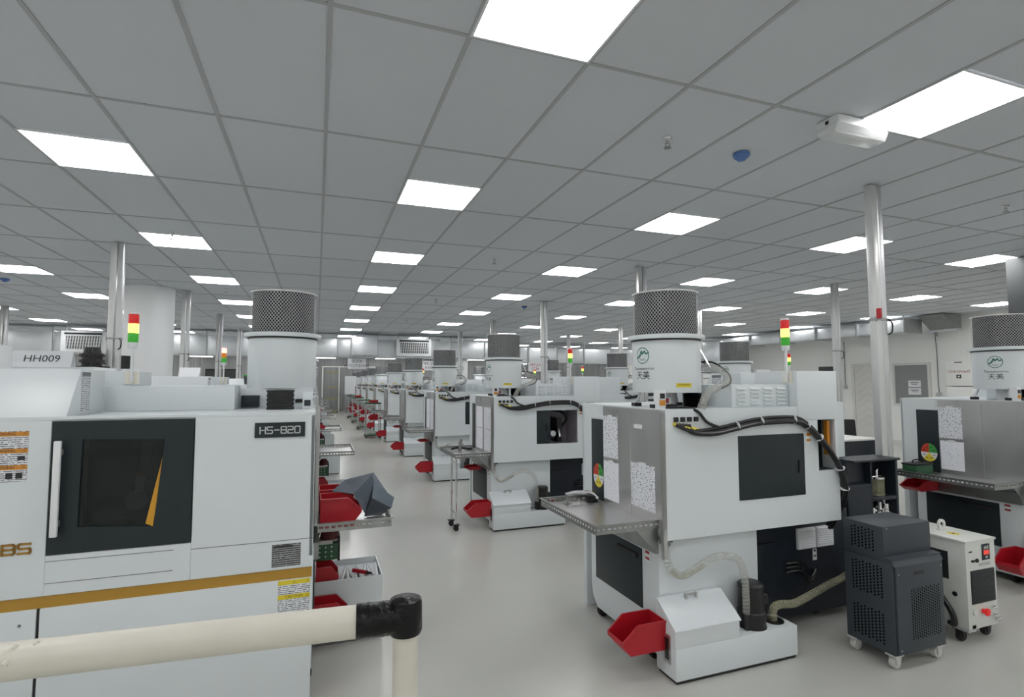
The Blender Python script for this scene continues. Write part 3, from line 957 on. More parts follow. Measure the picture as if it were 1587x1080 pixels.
def make_collector():
    t = thing('mist_collector', '', 'air filter', (0, 0, 0))
    R = 0.207
    # z local: 0 = lathe roof, housing from 0.09
    MB().lathe([(0, 0.09), (R, 0.09), (R, 0.405), (0, 0.405)], seg=48).build('housing', 'white_paint', t, bevel=0.004)
    MB().lathe([(0, 0.405), (R + 0.006, 0.405), (R + 0.006, 0.414), (0, 0.414)], seg=48).build('gasket', 'black', t)
    MB().lathe([(0, 0.414), (0.235, 0.414), (0.235, 0.44), (0, 0.44)], seg=48).build('flange', 'white_paint', t, bevel=0.004)
    n = 72
    core = MB()
    vs = []
    for z in (0.44, 0.702):
        for i in range(n * 2):
            a = PI * i / n
            rr = 0.188 if i % 2 else 0.172
            vs.append((rr * math.cos(a), rr * math.sin(a), z))
    core.add(vs, [(i, (i + 1) % (2 * n), 2 * n + (i + 1) % (2 * n), 2 * n + i) for i in range(2 * n)])
    core.build('pleated_core', 'core_pleat', t, smooth=False)
    dm = drum_lattice().build('mesh_drum', 'mesh_strand', t, smooth=False)
    dm.location = (0, 0, 0.44)
    dm['kind'] = 'stuff'
    MB().lathe([(0, 0.706), (0.201, 0.706), (0.204, 0.700), (0.204, 0.708), (0.17, 0.712), (0, 0.713)], seg=48).build('drum_lid', 'steel', t)
    for k, a in enumerate((0.6, 0.6 + PI / 2, 0.6 + PI, 0.6 + 3 * PI / 2)):
        c, s = math.cos(a), math.sin(a)
        leg = MB().cyl((c * 0.17, s * 0.17, 0.09), (c * 0.20, s * 0.20, 0.02), 0.008, 8).build('leg', 'white_plain', t)
        MB().box(c * 0.2 - 0.025, c * 0.2 + 0.025, s * 0.2 - 0.02, s * 0.2 + 0.02, 0.0, 0.022).build('foot', 'black', leg)
    MB().cyl((0, 0, 0.0), (0, 0, 0.09), 0.06, 20).build('drain_pipe', 'white_plain', t)
    b = MB()
    prof = [(0.0, 0.0)]
    for i in range(8):
        prof += [(0.062, 0.008 + i * 0.0105), (0.050, 0.013 + i * 0.0105)]
    prof.append((0.0, 0.09))
    b.lathe(prof, (0.10, -0.12, 0.0), 24)
    b.build('bellows', 'black', t)
    # emblem and lettering wrapped round the housing, turned to the aisle (-x)
    A = PI + 0.22
    e = MB().m('green_logo')
    seg = 40
    vs = []
    for i in range(seg):
        a = 2 * PI * i / seg
        vs += [(0.050 * math.cos(a), 0.050 * math.sin(a)), (0.045 * math.cos(a), 0.045 * math.sin(a))]
    e.add(wrap([Vector((-p[0], p[1], 0)) for p in vs], R, A, 0.315), [(2 * i, 2 * ((i + 1) % seg), 2 * ((i + 1) % seg) + 1, 2 * i + 1) for i in range(seg)])
    def stroke(pts, w):
        for i in range(len(pts) - 1):
            p, q = Vector(pts[i]), Vector(pts[i + 1])
            dd = (q - p).normalized(); nn = Vector((-dd.y, dd.x)) * w
            e.add(wrap([Vector((a.x, a.y, 0)) for a in (p + nn, q + nn, q - nn, p - nn)], R, A, 0.315), [(0, 1, 2, 3)])
    stroke([(-0.045, -0.018), (-0.02, 0.004), (-0.008, 0.03), (0.0, 0.008), (0.016, 0.028), (0.026, 0.008), (0.043, 0.016)], 0.0045)
    stroke([(-0.03, -0.016), (-0.012, 0.002), (-0.002, 0.018)], 0.002)
    e.m('ink')
    for body, size, z in (('TMHT', 0.017, 0.289), ('Tianmeienviron', 0.026, 0.236), ('\u5929\u7f8e', 0.052, 0.192)):
        tv, tf = text_geo(body, size)
        e.add(wrap(tv, R, A, z), tf)
    e.build('emblem', None, t, smooth=False)
    y = MB().m('label_yellow')
    yv = [Vector((-0.05 + 0.1 * i / 8, s, 0)) for i in range(9) for s in (-0.012, 0.012)]
    y.add(wrap(yv, R, -PI / 2 - 0.12, 0.135), [(2 * i, 2 * i + 2, 2 * i + 3, 2 * i + 1) for i in range(8)])
    y.m('ink'); tv, tf = text_geo('WARNING', 0.016); y.add(wrap(tv, R, -PI / 2 - 0.12, 0.138, 0.002), tf)
    y.build('yellow_sticker', None, t, smooth=False)
    # valve brackets and clear suction hose
    v = MB()
    v.cyl((0.20, -0.03, 0.375), (0.235, -0.03, 0.375), 0.008, 8).cyl((0.225, -0.03, 0.375), (0.255, -0.10, 0.24), 0.007, 8).cyl((0.2, -0.06, 0.26), (0.27, -0.06, 0.26), 0.016, 10).cyl((0.2, -0.06, 0.21), (0.26, -0.06, 0.21), 0.008, 8)
    v.build('valve', 'chrome', t)
    MB().tube([(0.20, -0.05, 0.245), (0.27, -0.09, 0.245), (0.325, -0.14, 0.215), (0.30, -0.20, 0.165), (0.20, -0.24, 0.13), (0.09, -0.26, 0.08), (0.04, -0.27, 0.0)], 0.023, 12, 8, ribs=0.07).build('suction_hose', 'clear_hose', t)
    coil([(0.20, -0.05, 0.245), (0.27, -0.09, 0.245), (0.325, -0.14, 0.215), (0.30, -0.20, 0.165), (0.20, -0.24, 0.13), (0.09, -0.26, 0.08), (0.04, -0.27, 0.0)], 0.021, 34).build('hose_coil', 'hose_wire', t)
    MB().tube([(0.21, -0.05, 0.28), (0.29, -0.09, 0.275), (0.35, -0.15, 0.21), (0.31, -0.21, 0.15), (0.22, -0.24, 0.118)], 0.006, 8, 6).build('hose_cable', 'black', t)
    return t


coll0 = make_collector()
freeze_kids(coll0)


# ------------------------------------------------------------------ coolant tank on the floor behind each lathe
def make_tank():
    t = thing('coolant_tank', '', 'coolant tank', (0, 0, 0))
    # local x from the aisle end, y=0 rear (under the lathe) to y=-0.32 front, z up
    b = MB()
    b.box(0.0, 0.85, -0.24, -0.065, 0.018, 0.185)
    b.prism([(-0.24, 0.18), (-0.24, 0.275), (-0.09, 0.385), (-0.065, 0.385), (-0.065, 0.18)], 'x', 0.0, 0.43)
    b.build('tank_body', 'white_paint', t, bevel=0.006)
    bx('plinth', 'black_matt', t, 0.01, 0.84, -0.23, -0.075, 0.0, 0.02)
    ld = MB().prism([(-0.247, 0.272), (-0.247, 0.282), (-0.092, 0.396), (-0.066, 0.396), (-0.066, 0.386), (-0.09, 0.386)], 'x', -0.006, 0.436).build('lid', 'white_paint', t, bevel=0.002, bseg=1)
    MB().box(0.17, 0.24, -0.115, -0.108, 0.398, 0.408).box(0.165, 0.175, -0.118, -0.1, 0.375, 0.408).box(0.235, 0.245, -0.118, -0.1, 0.375, 0.408).build('lid_handle', 'steel', ld)
    p = MB().lathe([(0, 0.185), (0.082, 0.185), (0.082, 0.19), (0.078, 0.19), (0.078, 0.27), (0.072, 0.275), (0.07, 0.395), (0.073, 0.40), (0.073, 0.42), (0.06, 0.432), (0.0, 0.434)], (0.60, -0.148, 0), 28)
    pump = p.build('pump', 'black', t)
    MB().box(0.665, 0.70, -0.18, -0.11, 0.30, 0.36).cyl((0.525, -0.19, 0.186), (0.525, -0.19, 0.29), 0.016, 12).cyl((0.66, -0.16, 0.22), (0.70, -0.16, 0.22), 0.02, 12).build('junction_box', 'black_matt', pump, bevel=0.004, bseg=1)
    MB().lathe([(0, 0.186), (0.058, 0.186), (0.058, 0.19), (0.0, 0.19)], (0.765, -0.148, 0), 24).build('filler_ring', 'black', t)
    rp_ = [(0.762, -0.148, 0.186), (0.762, -0.148, 0.235), (0.78, -0.146, 0.262), (0.83, -0.142, 0.268), (0.95, -0.125, 0.25), (1.08, -0.09, 0.25), (1.22, -0.05, 0.255), (1.36, -0.01, 0.262), (1.50, 0.02, 0.27), (1.62, 0.06, 0.27), (1.70, 0.105, 0.26)]
    MB().tube(rp_, 0.023, 12, 8, ribs=0.06).build('return_hose', 'clear_hose_tan', t)
    coil(rp_, 0.021, 40).build('hose_coil', 'hose_wire', t)
    sp_ = [(0.05, -0.10, 0.70), (0.05, -0.105, 0.62), (0.075, -0.12, 0.55), (0.13, -0.14, 0.52), (0.20, -0.16, 0.555), (0.29, -0.18, 0.605), (0.39, -0.19, 0.615), (0.48, -0.195, 0.575), (0.515, -0.195, 0.47), (0.52, -0.195, 0.37), (0.525, -0.19, 0.28)]
    MB().tube(sp_, 0.020, 12, 8, ribs=0.06).build('supply_hose', 'clear_hose', t)
    coil(sp_, 0.018, 44).build('hose_coil', 'hose_wire', t)
    MB().tube([(0.07, -0.12, 0.548), (0.12, -0.136, 0.512), (0.19, -0.157, 0.541), (0.25, -0.17, 0.575)], 0.013, 8, 5).build('oil_residue', 'clear_hose_tan', t)
    MB().cyl((0.05, -0.10, 0.685), (0.05, -0.10, 0.722), 0.026, 12).box(0.005, 0.09, -0.112, -0.088, 0.70, 0.71).build('hose_coupling', 'ink_grey', t)
    lg = MB().m('steel').box(-0.006, 0.0, -0.20, -0.14, 0.09, 0.24).m('black').box(-0.009, -0.006, -0.185, -0.155, 0.11, 0.22)
    lg.build('level_gauge', None, t)
    lb = MB().m('label_text'); rect_on(lb, (0, -0.10, 0.185), '-x', 0.05, 0.09, 0.0004, 0.001); lb.build('gauge_label', None, t)
    return t


tank0 = make_tank()
freeze_kids(tank0)


def make_bin(L=0.27, W=0.155, H=0.155):
    """open-fronted stacking bin, opening towards -x; back at x=0, resting on z=0"""
    t = thing('stacking_bin', '', 'bin', (0, 0, 0))
    prof = [(0, 0), (-L * 0.82, 0), (-L, H * 0.36), (-L, H * 0.5), (-L * 0.66, H), (0, H)]
    s = MB()
    th = 0.005
    for y0 in (-W / 2, W / 2 - th):
        s.prism(prof, 'y', y0, y0 + th)
    s.box(-L * 0.82, 0, -W / 2 + th, W / 2 - th, 0, th).box(-th, 0, -W / 2 + th, W / 2 - th, th, H)
    s.prism([(-L * 0.82, 0), (-L, H * 0.36), (-L, H * 0.5), (-L + th, H * 0.5), (-L + th, H * 0.37), (-L * 0.81, th)], 'y', -W / 2 + th, W / 2 - th)
    s.build('bin_body', 'red_bin', t, smooth=False)
    for y0 in (-W / 2 - 0.006, W / 2):
        r = MB().box(-L * 0.66, 0, y0, y0 + 0.006, H - 0.012, H)
        r.prism([(-L * 0.66, H), (-L * 0.66, H - 0.014), (-L, H * 0.5 - 0.014), (-L, H * 0.5)], 'y', y0, y0 + 0.006)
        r.build('rim', 'red_bin', t, smooth=False)
    return t


bin0 = make_bin()
freeze_kids(bin0)


def make_signal(n_on='amber'):
    t = thing('signal_tower', '', 'signal light', (0, 0, 0))
    MB().cyl((0, 0, -0.05), (0, 0, 0.15), 0.009, 12).build('pole', 'white_plain', t)
    mp = MB().box(-0.035, 0.035, 0.009, 0.014, -0.06, 0.01)
    for a in (-0.022, 0.022):
        for c in (-0.045, -0.006):
            mp.cyl((a, 0.009, c), (a, 0.005, c), 0.006, 8)
    mp.build('mount_plate', 'warm_white', t)
    MB().lathe([(0, 0.145), (0.018, 0.145), (0.025, 0.16), (0.025, 0.178), (0, 0.178)], seg=24).build('lamp_base', 'white_plain', t)
    names = ('green_lamp', 'amber_lamp', 'red_lamp')
    ms = ('green_off_glow', 'lamp_amber_on', 'red_off_glow') if n_on == 'amber' else ('green_off_glow', 'amber_off_glow', 'lamp_red_on')
    for k in range(3):
        z = 0.18 + k * 0.054
        MB().lathe([(0, z), (0.025, z), (0.026, z + 0.004), (0.026, z + 0.048), (0.025, z + 0.052), (0, z + 0.052)], seg=24).build(names[k], ms[k], t)
    MB().lathe([(0, 0.342), (0.026, 0.342), (0.025, 0.354), (0, 0.356)], seg=24).build('cap', 'white_plain', t)
    return t


sig0 = make_signal(); freeze_kids(sig0)
sig1 = make_signal('red'); freeze_kids(sig1)


def make_pole():
    t = thing('cable_riser', '', 'cable pole', (0, 0, 0))
    a = MB()
    a.prism([(-0.066, -0.03), (-0.006, -0.03), (-0.006, 0.03), (-0.066, 0.03)], 'z', 0.02, CEIL - 0.006)
    a.build('channel', 'profile_white', t, bevel=0.006)
    b = MB().prism([(0.004, -0.028), (0.062, -0.028), (0.062, 0.028), (0.004, 0.028)], 'z', 0.02, CEIL - 0.006)
    b.build('conduit', 'galvanised', t, bevel=0.016, bseg=3)
    MB().box(-0.075, 0.07, -0.037, 0.037, 0.0, 0.02).build('foot_plate', 'galvanised', t)
    MB().box(-0.07, 0.066, -0.034, 0.034, 2.08, 2.10).box(-0.072, -0.066, -0.036, -0.02, 2.07, 2.11).build('clamp', 'steel_dark', t)
    MB().tube([(0.05, -0.034, 2.09), (0.075, -0.05, 2.06), (0.07, -0.05, 1.99), (0.045, -0.034, 1.97)], 0.006, 8, 5).build('wire_loop', 'black', t)
    return t


pole0 = make_pole(); freeze_kids(pole0)

# ------------------------------------------------------------------ rows of lathes
LAST = {}
placed = {'l': 0, 'c': 0, 't': 0, 'b': 0, 's': 0, 'p': 0}


def put(key, proto, loc, rz, label, group):
    LAST[key] = None
    if not placed[key]:
        placed[key] = 1
        proto.location = loc; proto.rotation_euler = (0, 0, rz)
        proto['label'] = label; proto['group'] = group
        LAST[key] = proto
        return proto
    LAST[key] = dup(proto, loc, rz, label, group)
    return LAST[key]


ROWS = {
    'cable': dict(x=1.85, y=2.55, dy=3.1, n=10, rz=0.0, name='cable-bundle row'),
    'door': dict(x=0.0, y=3.98, dy=3.22, n=9, rz=PI, name='HS-820 row'),
    'wall': dict(x=5.25, y=2.55, dy=3.1, n=6, rz=0.0, name='door-wall row'),
    'card': dict(x=-3.75, y=8.4, dy=3.3, n=3, rz=PI, name='HH009 row'),
}
NAMES = {('cable', 0): 'white lathe with black cable bundle across its back and closed dark window',
         ('cable', 1): 'white lathe with its dark back window slid open, behind the cable-bundle lathe',
         ('door', 0): 'white lathe with dark sliding door, HS-820 plate and gold stripe',
         ('wall', 0): 'white lathe with two drawings on its steel panel, before the dark square column'}
M = {}
for rn, R_ in ROWS.items():
    for k in range(R_['n']):
        y = R_['y'] + R_['dy'] * k
        lab = NAMES.get((rn, k), 'white lathe, %s from the camera in the %s' % (ORD[k], R_['name']))
        o = put('l', lathe0, (R_['x'], y, 0), R_['rz'], lab, 'white sliding-head lathes in rows')
        M[(rn, k)] = o
        sgn = 1 if R_['rz'] == 0 else -1
        who = {('cable', 0): 'the cable-bundle lathe', ('cable', 1): 'the lathe with the open back window', ('door', 0): 'the HS-820 lathe', ('wall', 0): 'the lathe by the dark square column'}.get((rn, k), 'the %s lathe of the %s' % (ORD[k], R_['name']))
        if rn != 'card':
            v = 0.27 if rn != 'door' else 0.17
            put('c', coll0, (R_['x'] + sgn * 0.21, y + sgn * v, TOP + 0.012 + (0.03 if rn == 'door' and k == 0 else 0)), R_['rz'], 'white mist filter with dark mesh drum on %s' % who, 'mist filters on the lathes')
            if rn == 'door':
                cobj = LAST['c']
                for chh in list(cobj.children):
                    if chh.name.split('.')[0] in ('suction_hose', 'hose_cable', 'hose_coil', 'valve'):
                        bpy.data.objects.remove(chh)
            rn != 'door' and put('t', tank0, (R_['x'] - 0.035, y + 0.14, 0), 0, 'white coolant tank with black pump at %s' % who, 'coolant tanks')
        if rn in ('cable', 'wall'):
            put('b', bin0, (R_['x'] - 0.036, y + 0.06, 0.15), 0, 'red open bin on the tank end of %s' % who, 'red stacking bins')
            if k < 6:
                put('s', sig0, (R_['x'] + 0.971, y + 0.06, 1.655), -PI / 2, 'signal tower, amber lamp lit, on %s' % who, 'signal towers')
        if rn == 'door' and k < 5:
            if k == 1:
                sig1.location = (-0.995, y - 0.355, 1.655)
                sig1['label'] = 'signal tower, red lamp lit, on %s' % who; sig1['group'] = 'signal towers'
            else:
                put('s', sig0, (-0.995, y - 0.355, 1.655), 0, 'signal tower, amber lamp lit, on %s' % who, 'signal towers')

# roof fittings only the HS-820 lathe shows
t = M[('door', 0)]
wb = MB()
for i in range(9):
    wb.box(0.122 + (0.004 if i % 2 else 0), 0.268 - (0.004 if i % 2 else 0), 0.49, 0.60, TOP + 0.012 + i * 0.0125, TOP + 0.0235 + i * 0.0125)
wb.build('way_bellows', 'black', t)
bx('slide_cover', 'dark_panel', t, 0.325, 0.425, 0.345, 0.375, TOP + 0.02, TOP + 0.09, 0.003)
bx('slide_housing', 'white_paint', t, 0.02, 0.435, 0.32, 0.345, TOP + 0.012, TOP + 0.135, 0.003)
MB().box(0.02, 0.075, 0.5, 0.58, TOP + 0.012, TOP + 0.11).build('gauge_box', 'white_paint', t, bevel=0.003)
MB().box(0.03, 0.065, 0.58, 0.583, TOP + 0.03, TOP + 0.065).build('gauge_face', 'dark_panel', t)
# the lathe with its back window open: slide its door aside
for ch in M[('cable', 1)].children:
    if ch.name.startswith('access_door'):
        ch.location.x = -0.34
        ch.location.y = 0.022
M[('cable', 1)].children

# pie-chart stickers and drawings on the steel panels -----------------------
def pie_sticker(parent):
    e = MB()
    cols_ = ['wheel_green', 'label_white', 'wheel_yellow', 'wheel_yellow', 'wheel_red', 'wheel_red', 'wheel_green', 'label_white']
    c = (-0.006, 0.76, 0.96)
    for i, m in enumerate(('wheel_green', 'wheel_green', 'label_white', 'wheel_yellow', 'wheel_yellow', 'label_white', 'wheel_red', 'wheel_red')):
        e.m(m)
        a0, a1 = PI / 2 - i * PI / 4, PI / 2 - (i + 1) * PI / 4
        pts = [(c[0], c[1], c[2])]
        for k in range(5):
            a = a0 + (a1 - a0) * k / 4
            pts.append((c[0], c[1] - 0.07 * math.cos(a), c[2] + 0.082 * math.sin(a)))
        e.add(pts, [(0, 1, 2, 3, 4, 5)])
    e.m('ink')
    for i in range(8):
        a = PI / 8 + i * PI / 4
        rect_on(e, (c[0], c[1] - 0.045 * math.cos(a), c[2] + 0.052 * math.sin(a)), '-x', 0.018, 0.006, 0.0006, 0.0004)
    e.build('rating_wheel', None, parent, smooth=False)


pie_sticker(M[('cable', 0)])
pie_sticker(M[('wall', 0)])


def sheet(x, yc, zc, w, h, mname, label, tape=True, tilt=0.0):
    t = thing('paper_sheet', label, 'paper', (x, yc, zc), 0, 'paper sheets on the steel panels')
    o = MB(); rect_on(o, (0, 0, 0), '-x', w, h, 0, 0.0012); p = o.build('page', mname, t, smooth=False)
    p.rotation_euler = (tilt, 0, 0)
    if tape:
        q = MB(); rect_on(q, (0, 0, h / 2), '-x', w * 0.28, 0.022, 0.0013, 0.0006); q.build('tape', 'label_white', t, smooth=False)
    return t


def steel_sheets(x, y, who, extra=True):
    sheet(x - 0.0225, y + 0.565, 1.24, 0.185, 0.27, 'paper_drawing', 'dense drawing, top sheet on the steel panel of %s' % who)
    sheet(x - 0.0225, y + 0.56, 0.955, 0.185, 0.25, 'paper_text', 'text sheet, lower, on the steel panel of %s' % who)
    if extra:
        sheet(x - 0.0225, y + 0.20, 0.985, 0.25, 0.26, 'paper_drawing', 'wide drawing near the corner of the steel panel of %s' % who)


steel_sheets(1.85, 2.55, 'the cable-bundle lathe')
t = thing('tape_strip', 'narrow white tape label alone on the steel panel of the cable-bundle lathe', 'tape', (1.8275, 2.79, 1.335))
o = MB(); rect_on(o, (0, 0, 0), '-x', 0.09, 0.025, 0, 0.0008); o.build('strip', 'label_white', t, smooth=False)
steel_sheets(5.25, 2.55, 'the lathe before the dark square column', False)
for k in (1, 2):
    y = 2.55 + 3.1 * k
    who = 'the lathe with the open back window' if k == 1 else 'the third lathe of the cable-bundle row'
    for i, (yy, zz) in enumerate(((0.48, 1.20), (0.17, 1.20), (0.48, 0.95), (0.17, 0.95))):
        sheet(1.85 - 0.0225, y + yy, zz, 0.26, 0.24, 'paper_drawing' if i % 2 else 'paper_text', '%s on the steel panel of %s' % (('upper far print', 'upper near print', 'lower far print', 'lower near print')[i], who.replace('the third lathe of', 'lathe three of')), False)
for k in (1, 2):
    y = 2.55 + 3.1 * k
    for i, yy in enumerate((0.48, 0.17)):
        sheet(5.25 - 0.0225, y + yy, 1.22, 0.26, 0.3, 'paper_drawing' if i else 'paper_text', '%s print on the steel panel of the %s lathe in the door-wall row' % (('far', 'near')[i], ORD[k]), False)

# bins, sheets and things lying on the trays --------------------------------
def bin_at(x, y, z, rz, label, s=(1, 1, 1)):
    b = put('b', bin0, (x, y, z), rz, label, 'red stacking bins')
    b.scale = s
    return b


TZ = 0.795
bin_at(0.035, 3.38, TZ, PI, 'front red bin lying on the tray of the HS-820 lathe', (0.85, 1.15, 0.9))
bin_at(0.030, 3.62, TZ, PI, 'rear red bin lying on the tray of the HS-820 lathe', (0.8, 1.15, 0.95))
ch = thing('sheet_metal_chute', 'folded blue-grey metal chute lying across the red bins on the tray', 'metal sheet', (0.25, 3.5, TZ))
cm = MB()
def plate(mb, pts, th=0.004, off=(0.25, 3.5, 0.795)):
    p = [Vector(a) - Vector(off) for a in pts]
    n = (p[1] - p[0]).cross(p[2] - p[0]).normalized() * th
    k = len(p)
    mb.add(p + [a + n for a in p], [tuple(range(k))[::-1], tuple(range(k, 2 * k))] + [(i, (i + 1) % k, k + (i + 1) % k, k + i) for i in range(k)])
plate(cm, [(0.185, 3.62, 0.983), (0.368, 3.68, 1.008), (0.452, 3.52, 0.882), (0.40, 3.40, 0.80), (0.30, 3.385, 0.80), (0.225, 3.44, 0.925)])
plate(cm, [(0.185, 3.62, 0.983), (0.225, 3.44, 0.925), (0.101, 3.48, 0.942)])
cm.build('main_plate', 'bluegrey_sheet', ch, smooth=False)
sc = thing('sheet_metal_scoop', 'small blue-grey folded scoop standing at the tray corner by the chute', 'metal sheet', (0.38, 3.42, TZ))
sm_ = MB().m('scoop_face')
O2 = (0.38, 3.42, 0.795)
plate(sm_, [(0.350, 3.49, 0.972), (0.470, 3.43, 0.888), (0.448, 3.385, 0.835), (0.332, 3.395, 0.900)], off=O2)
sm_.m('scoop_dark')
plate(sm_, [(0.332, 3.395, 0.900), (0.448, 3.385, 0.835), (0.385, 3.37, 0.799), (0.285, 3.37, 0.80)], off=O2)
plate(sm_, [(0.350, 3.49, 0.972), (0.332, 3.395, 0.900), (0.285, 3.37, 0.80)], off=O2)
sm_.build('folded_plate', None, sc, smooth=False)

# white bench tanks standing at the aisle end of the HS-820 row --------------
def bench(y, who):
    t = thing('bench_tank', 'white open-topped bench tank at the aisle end of %s' % who, 'tank', (0, y, 0), 0, 'bench tanks along the aisle')
    b = MB()
    b.box(0.012, 0.42, 0.0, 0.40, 0.02, 0.345)
    b.box(0.012, 0.42, 0.0, 0.006, 0.345, 0.385).box(0.012, 0.42, 0.394, 0.40, 0.345, 0.385).box(0.414, 0.42, 0.006, 0.394, 0.345, 0.385).box(0.012, 0.018, 0.006, 0.394, 0.345, 0.385)
    b.build('tank_body', 'white_paint', t)
    bx('plinth', 'ink_grey', t, 0.03, 0.40, 0.01, 0.38, 0.0, 0.022)
    return t


def rack(y, who):
    t = thing('drill_rack', 'dark green perforated rack over the bench tank of %s' % who, 'tool rack', (0, y, 0), 0, 'tool racks')
    r = MB().box(0.015, 0.145, 0.0, 0.10, 0.50, 0.60)
    r.build('rack_body', 'green_paint', t, bevel=0.006)
    bx('top_plate', 'caster_grey', t, 0.015, 0.115, -0.004, 0.09, 0.60, 0.622)
    h = MB()
    for i in range(3):
        for j in range(3):
            h.cyl((0.04 + i * 0.035, 0.001, 0.525 + j * 0.028), (0.04 + i * 0.035, -0.002, 0.525 + j * 0.028), 0.005, 8)
    h.build('holes', 'label_white', t)['kind'] = 'stuff'
    MB().box(0.145, 0.16, 0.01, 0.09, 0.49, 0.64).build('side_bracket', 'black_matt', t)
    MB().prism([(0.012, 0.60), (0.03, 0.64), (0.10, 0.79), (0.085, 0.79), (0.012, 0.66)], 'y', 0.02, 0.04).build('strut', 'red_dark', t)
    MB().lathe([(0, 0.622), (0.06, 0.622), (0.055, 0.66), (0.03, 0.69), (0, 0.69)], (0.10, 0.06, 0), 14).build('cup', 'red_dark', t)
    return t


for k in range(9):
    y = ROWS['door']['y'] + ROWS['door']['dy'] * k - 0.43
    who = 'the HS-820 lathe' if k == 0 else 'the %s lathe of the HS-820 row' % ORD[k]
    bench(y, who)
    if k < 6:
        rack(y + 0.03, who)
        bin_at(0.02, y + 0.10, 0.347, PI, 'red bin standing in the bench tank of %s' % who, (0.5, 1.0, 0.75))
        if k in (2, 4):
            bin_at(0.03, y + 0.05, TZ, PI, 'red bin lying on the tray of %s' % who, (0.5, 1, 0.45))
bin_at(0.012, 3.46, 0.17, PI, 'red bin low beside the bench tank, mostly hidden by the white rail', (0.72, 0.9, 0.9))
y = 3.55
for i in range(9):
    x = 0.185 + i * 0.026
    t = thing('wrapped_part', 'small white wrapped part, %s from the red bin in the HS-820 bench tank' % ORD[i], 'wrapped part', (x, y + 0.12 + 0.012 * (i % 3), 0.346), 0.2 * ((i * 7) % 5 - 2) * 0.4, 'white wrapped parts')
    MB().prism([(-0.010, 0), (0.010, 0), (0.011, 0.026), (0.0, 0.034), (-0.011, 0.026)], 'y', -0.10, 0.14).build('wrap', 'label_white', t)
t = thing('marker_pen', 'red marker pen with black tip lying on the white wrapped parts', 'pen', (0.30, 3.65, 0.385), -0.75)
MB().cyl((-0.07, 0, 0), (0.04, 0, 0), 0.013, 14).build('barrel', 'red_bin', t)
MB().cyl((0.04, 0, 0), (0.075, 0, 0), 0.010, 14, r2=0.006).build('tip', 'black', t)

t = thing('tool_box', 'dark teal tool box on the tray of the lathe by the dark square column', 'tool box', (5.02, 3.27, TZ))
MB().box(-0.11, 0.11, -0.06, 0.06, 0.0, 0.075).build('box_body', 'green_paint', t, bevel=0.006)
MB().box(-0.115, 0.115, -0.065, 0.065, 0.075, 0.09).build('lid', 'black_matt', t, bevel=0.004)
MB().tube([(-0.06, 0, 0.09), (-0.05, 0, 0.115), (0.05, 0, 0.115), (0.06, 0, 0.09)], 0.006, 8, 4).build('grip', 'black', t)
bin_at(5.21, 3.30, 0.64, 0, 'red bin beneath the tray of the lathe by the dark square column', (1.0, 1.0, 0.55))
# items at the open-window lathe ---------------------------------------------
bin_at(2.63, 5.62, 0.186, 0, 'red bin lying on the low end of the tank of the open-window lathe', (0.6, 0.9, 0.5))
t = thing('tray_stand', 'thin steel two-legged stand on casters beneath the tray of the open-window lathe', 'stand', (1.43, 5.75, 0))
for yy in (0.0, 0.22):
    l = MB().cyl((0.02, yy, 0.06), (0.02, yy, 0.775), 0.011, 10).build('leg', 'chrome', t)
    make_caster(t, 0.02, yy, 0.028, name='caster')
MB().cyl((0.02, 0, 0.18), (0.02, 0.22, 0.18), 0.008, 8).cyl((0.02, 0.0, 0.72), (0.02, 0.22, 0.72), 0.008, 8).build('crossbar', 'chrome', t)
t = thing('hand_tools', 'black gripping tool lying on the tray of the open-window lathe', 'tool', (1.62, 6.25, TZ))
MB().tube([(-0.10, 0.0, 0.02), (0.0, 0.03, 0.03), (0.10, 0.0, 0.015), (0.16, 0.05, 0.012)], 0.014, 8, 5).build('handle', 'black', t)
MB().cyl((0.0, 0.02, 0.0), (0.02, 0.02, 0.13), 0.02, 12).build('jaw', 'steel_dark', t)
t = thing('hand_clamp', 'chrome and black clamp at the far edge of the tray of the cable-bundle lathe', 'tool', (1.72, 3.28, TZ))
MB().tube([(-0.14, 0.0, 0.06), (-0.05, 0.01, 0.065), (0.05, 0.0, 0.055), (0.09, -0.02, 0.02)], 0.012, 8, 5).build('arm', 'chrome', t)
MB().cyl((-0.13, 0.0, 0.0), (-0.13, 0.0, 0.06), 0.007, 8).cyl((-0.13, 0, 0), (-0.13, 0, 0.004), 0.03, 14).build('post', 'steel_dark', t)
MB().box(0.02, 0.09, -0.02, 0.03, 0.0, 0.04).build('block', 'black', t, bevel=0.004)
for k in range(1, 8):
    y = 2.55 + 3.1 * k
    bin_at(1.80, y + 0.42, 0.62 - 0.02, 0, 'red bin beneath the tray of the %s lathe of the cable-bundle row' % ORD[k], (0.6, 1.2, 0.24))

# ------------------------------------------------------------------ trolleys between the lathes
def perforation(mb, c, face, nx, nz, dx, dz, r, hexa=True):
    X, Y, N = [Vector(a) for a in AX[face]]
    c = Vector(c)
    for i in range(nx):
        for j in range(nz):
            p = c + X * ((i - (nx - 1) / 2) * dx) + Y * ((j - (nz - 1) / 2 + (0.5 if hexa and i % 2 else 0)) * dz)
            vs = [p + X * r * math.cos(a * PI / 3) + Y * r * math.sin(a * PI / 3) + N * 0.0006 for a in range(6)]
            mb.add(vs, [(0, 1, 2, 3, 4, 5)])


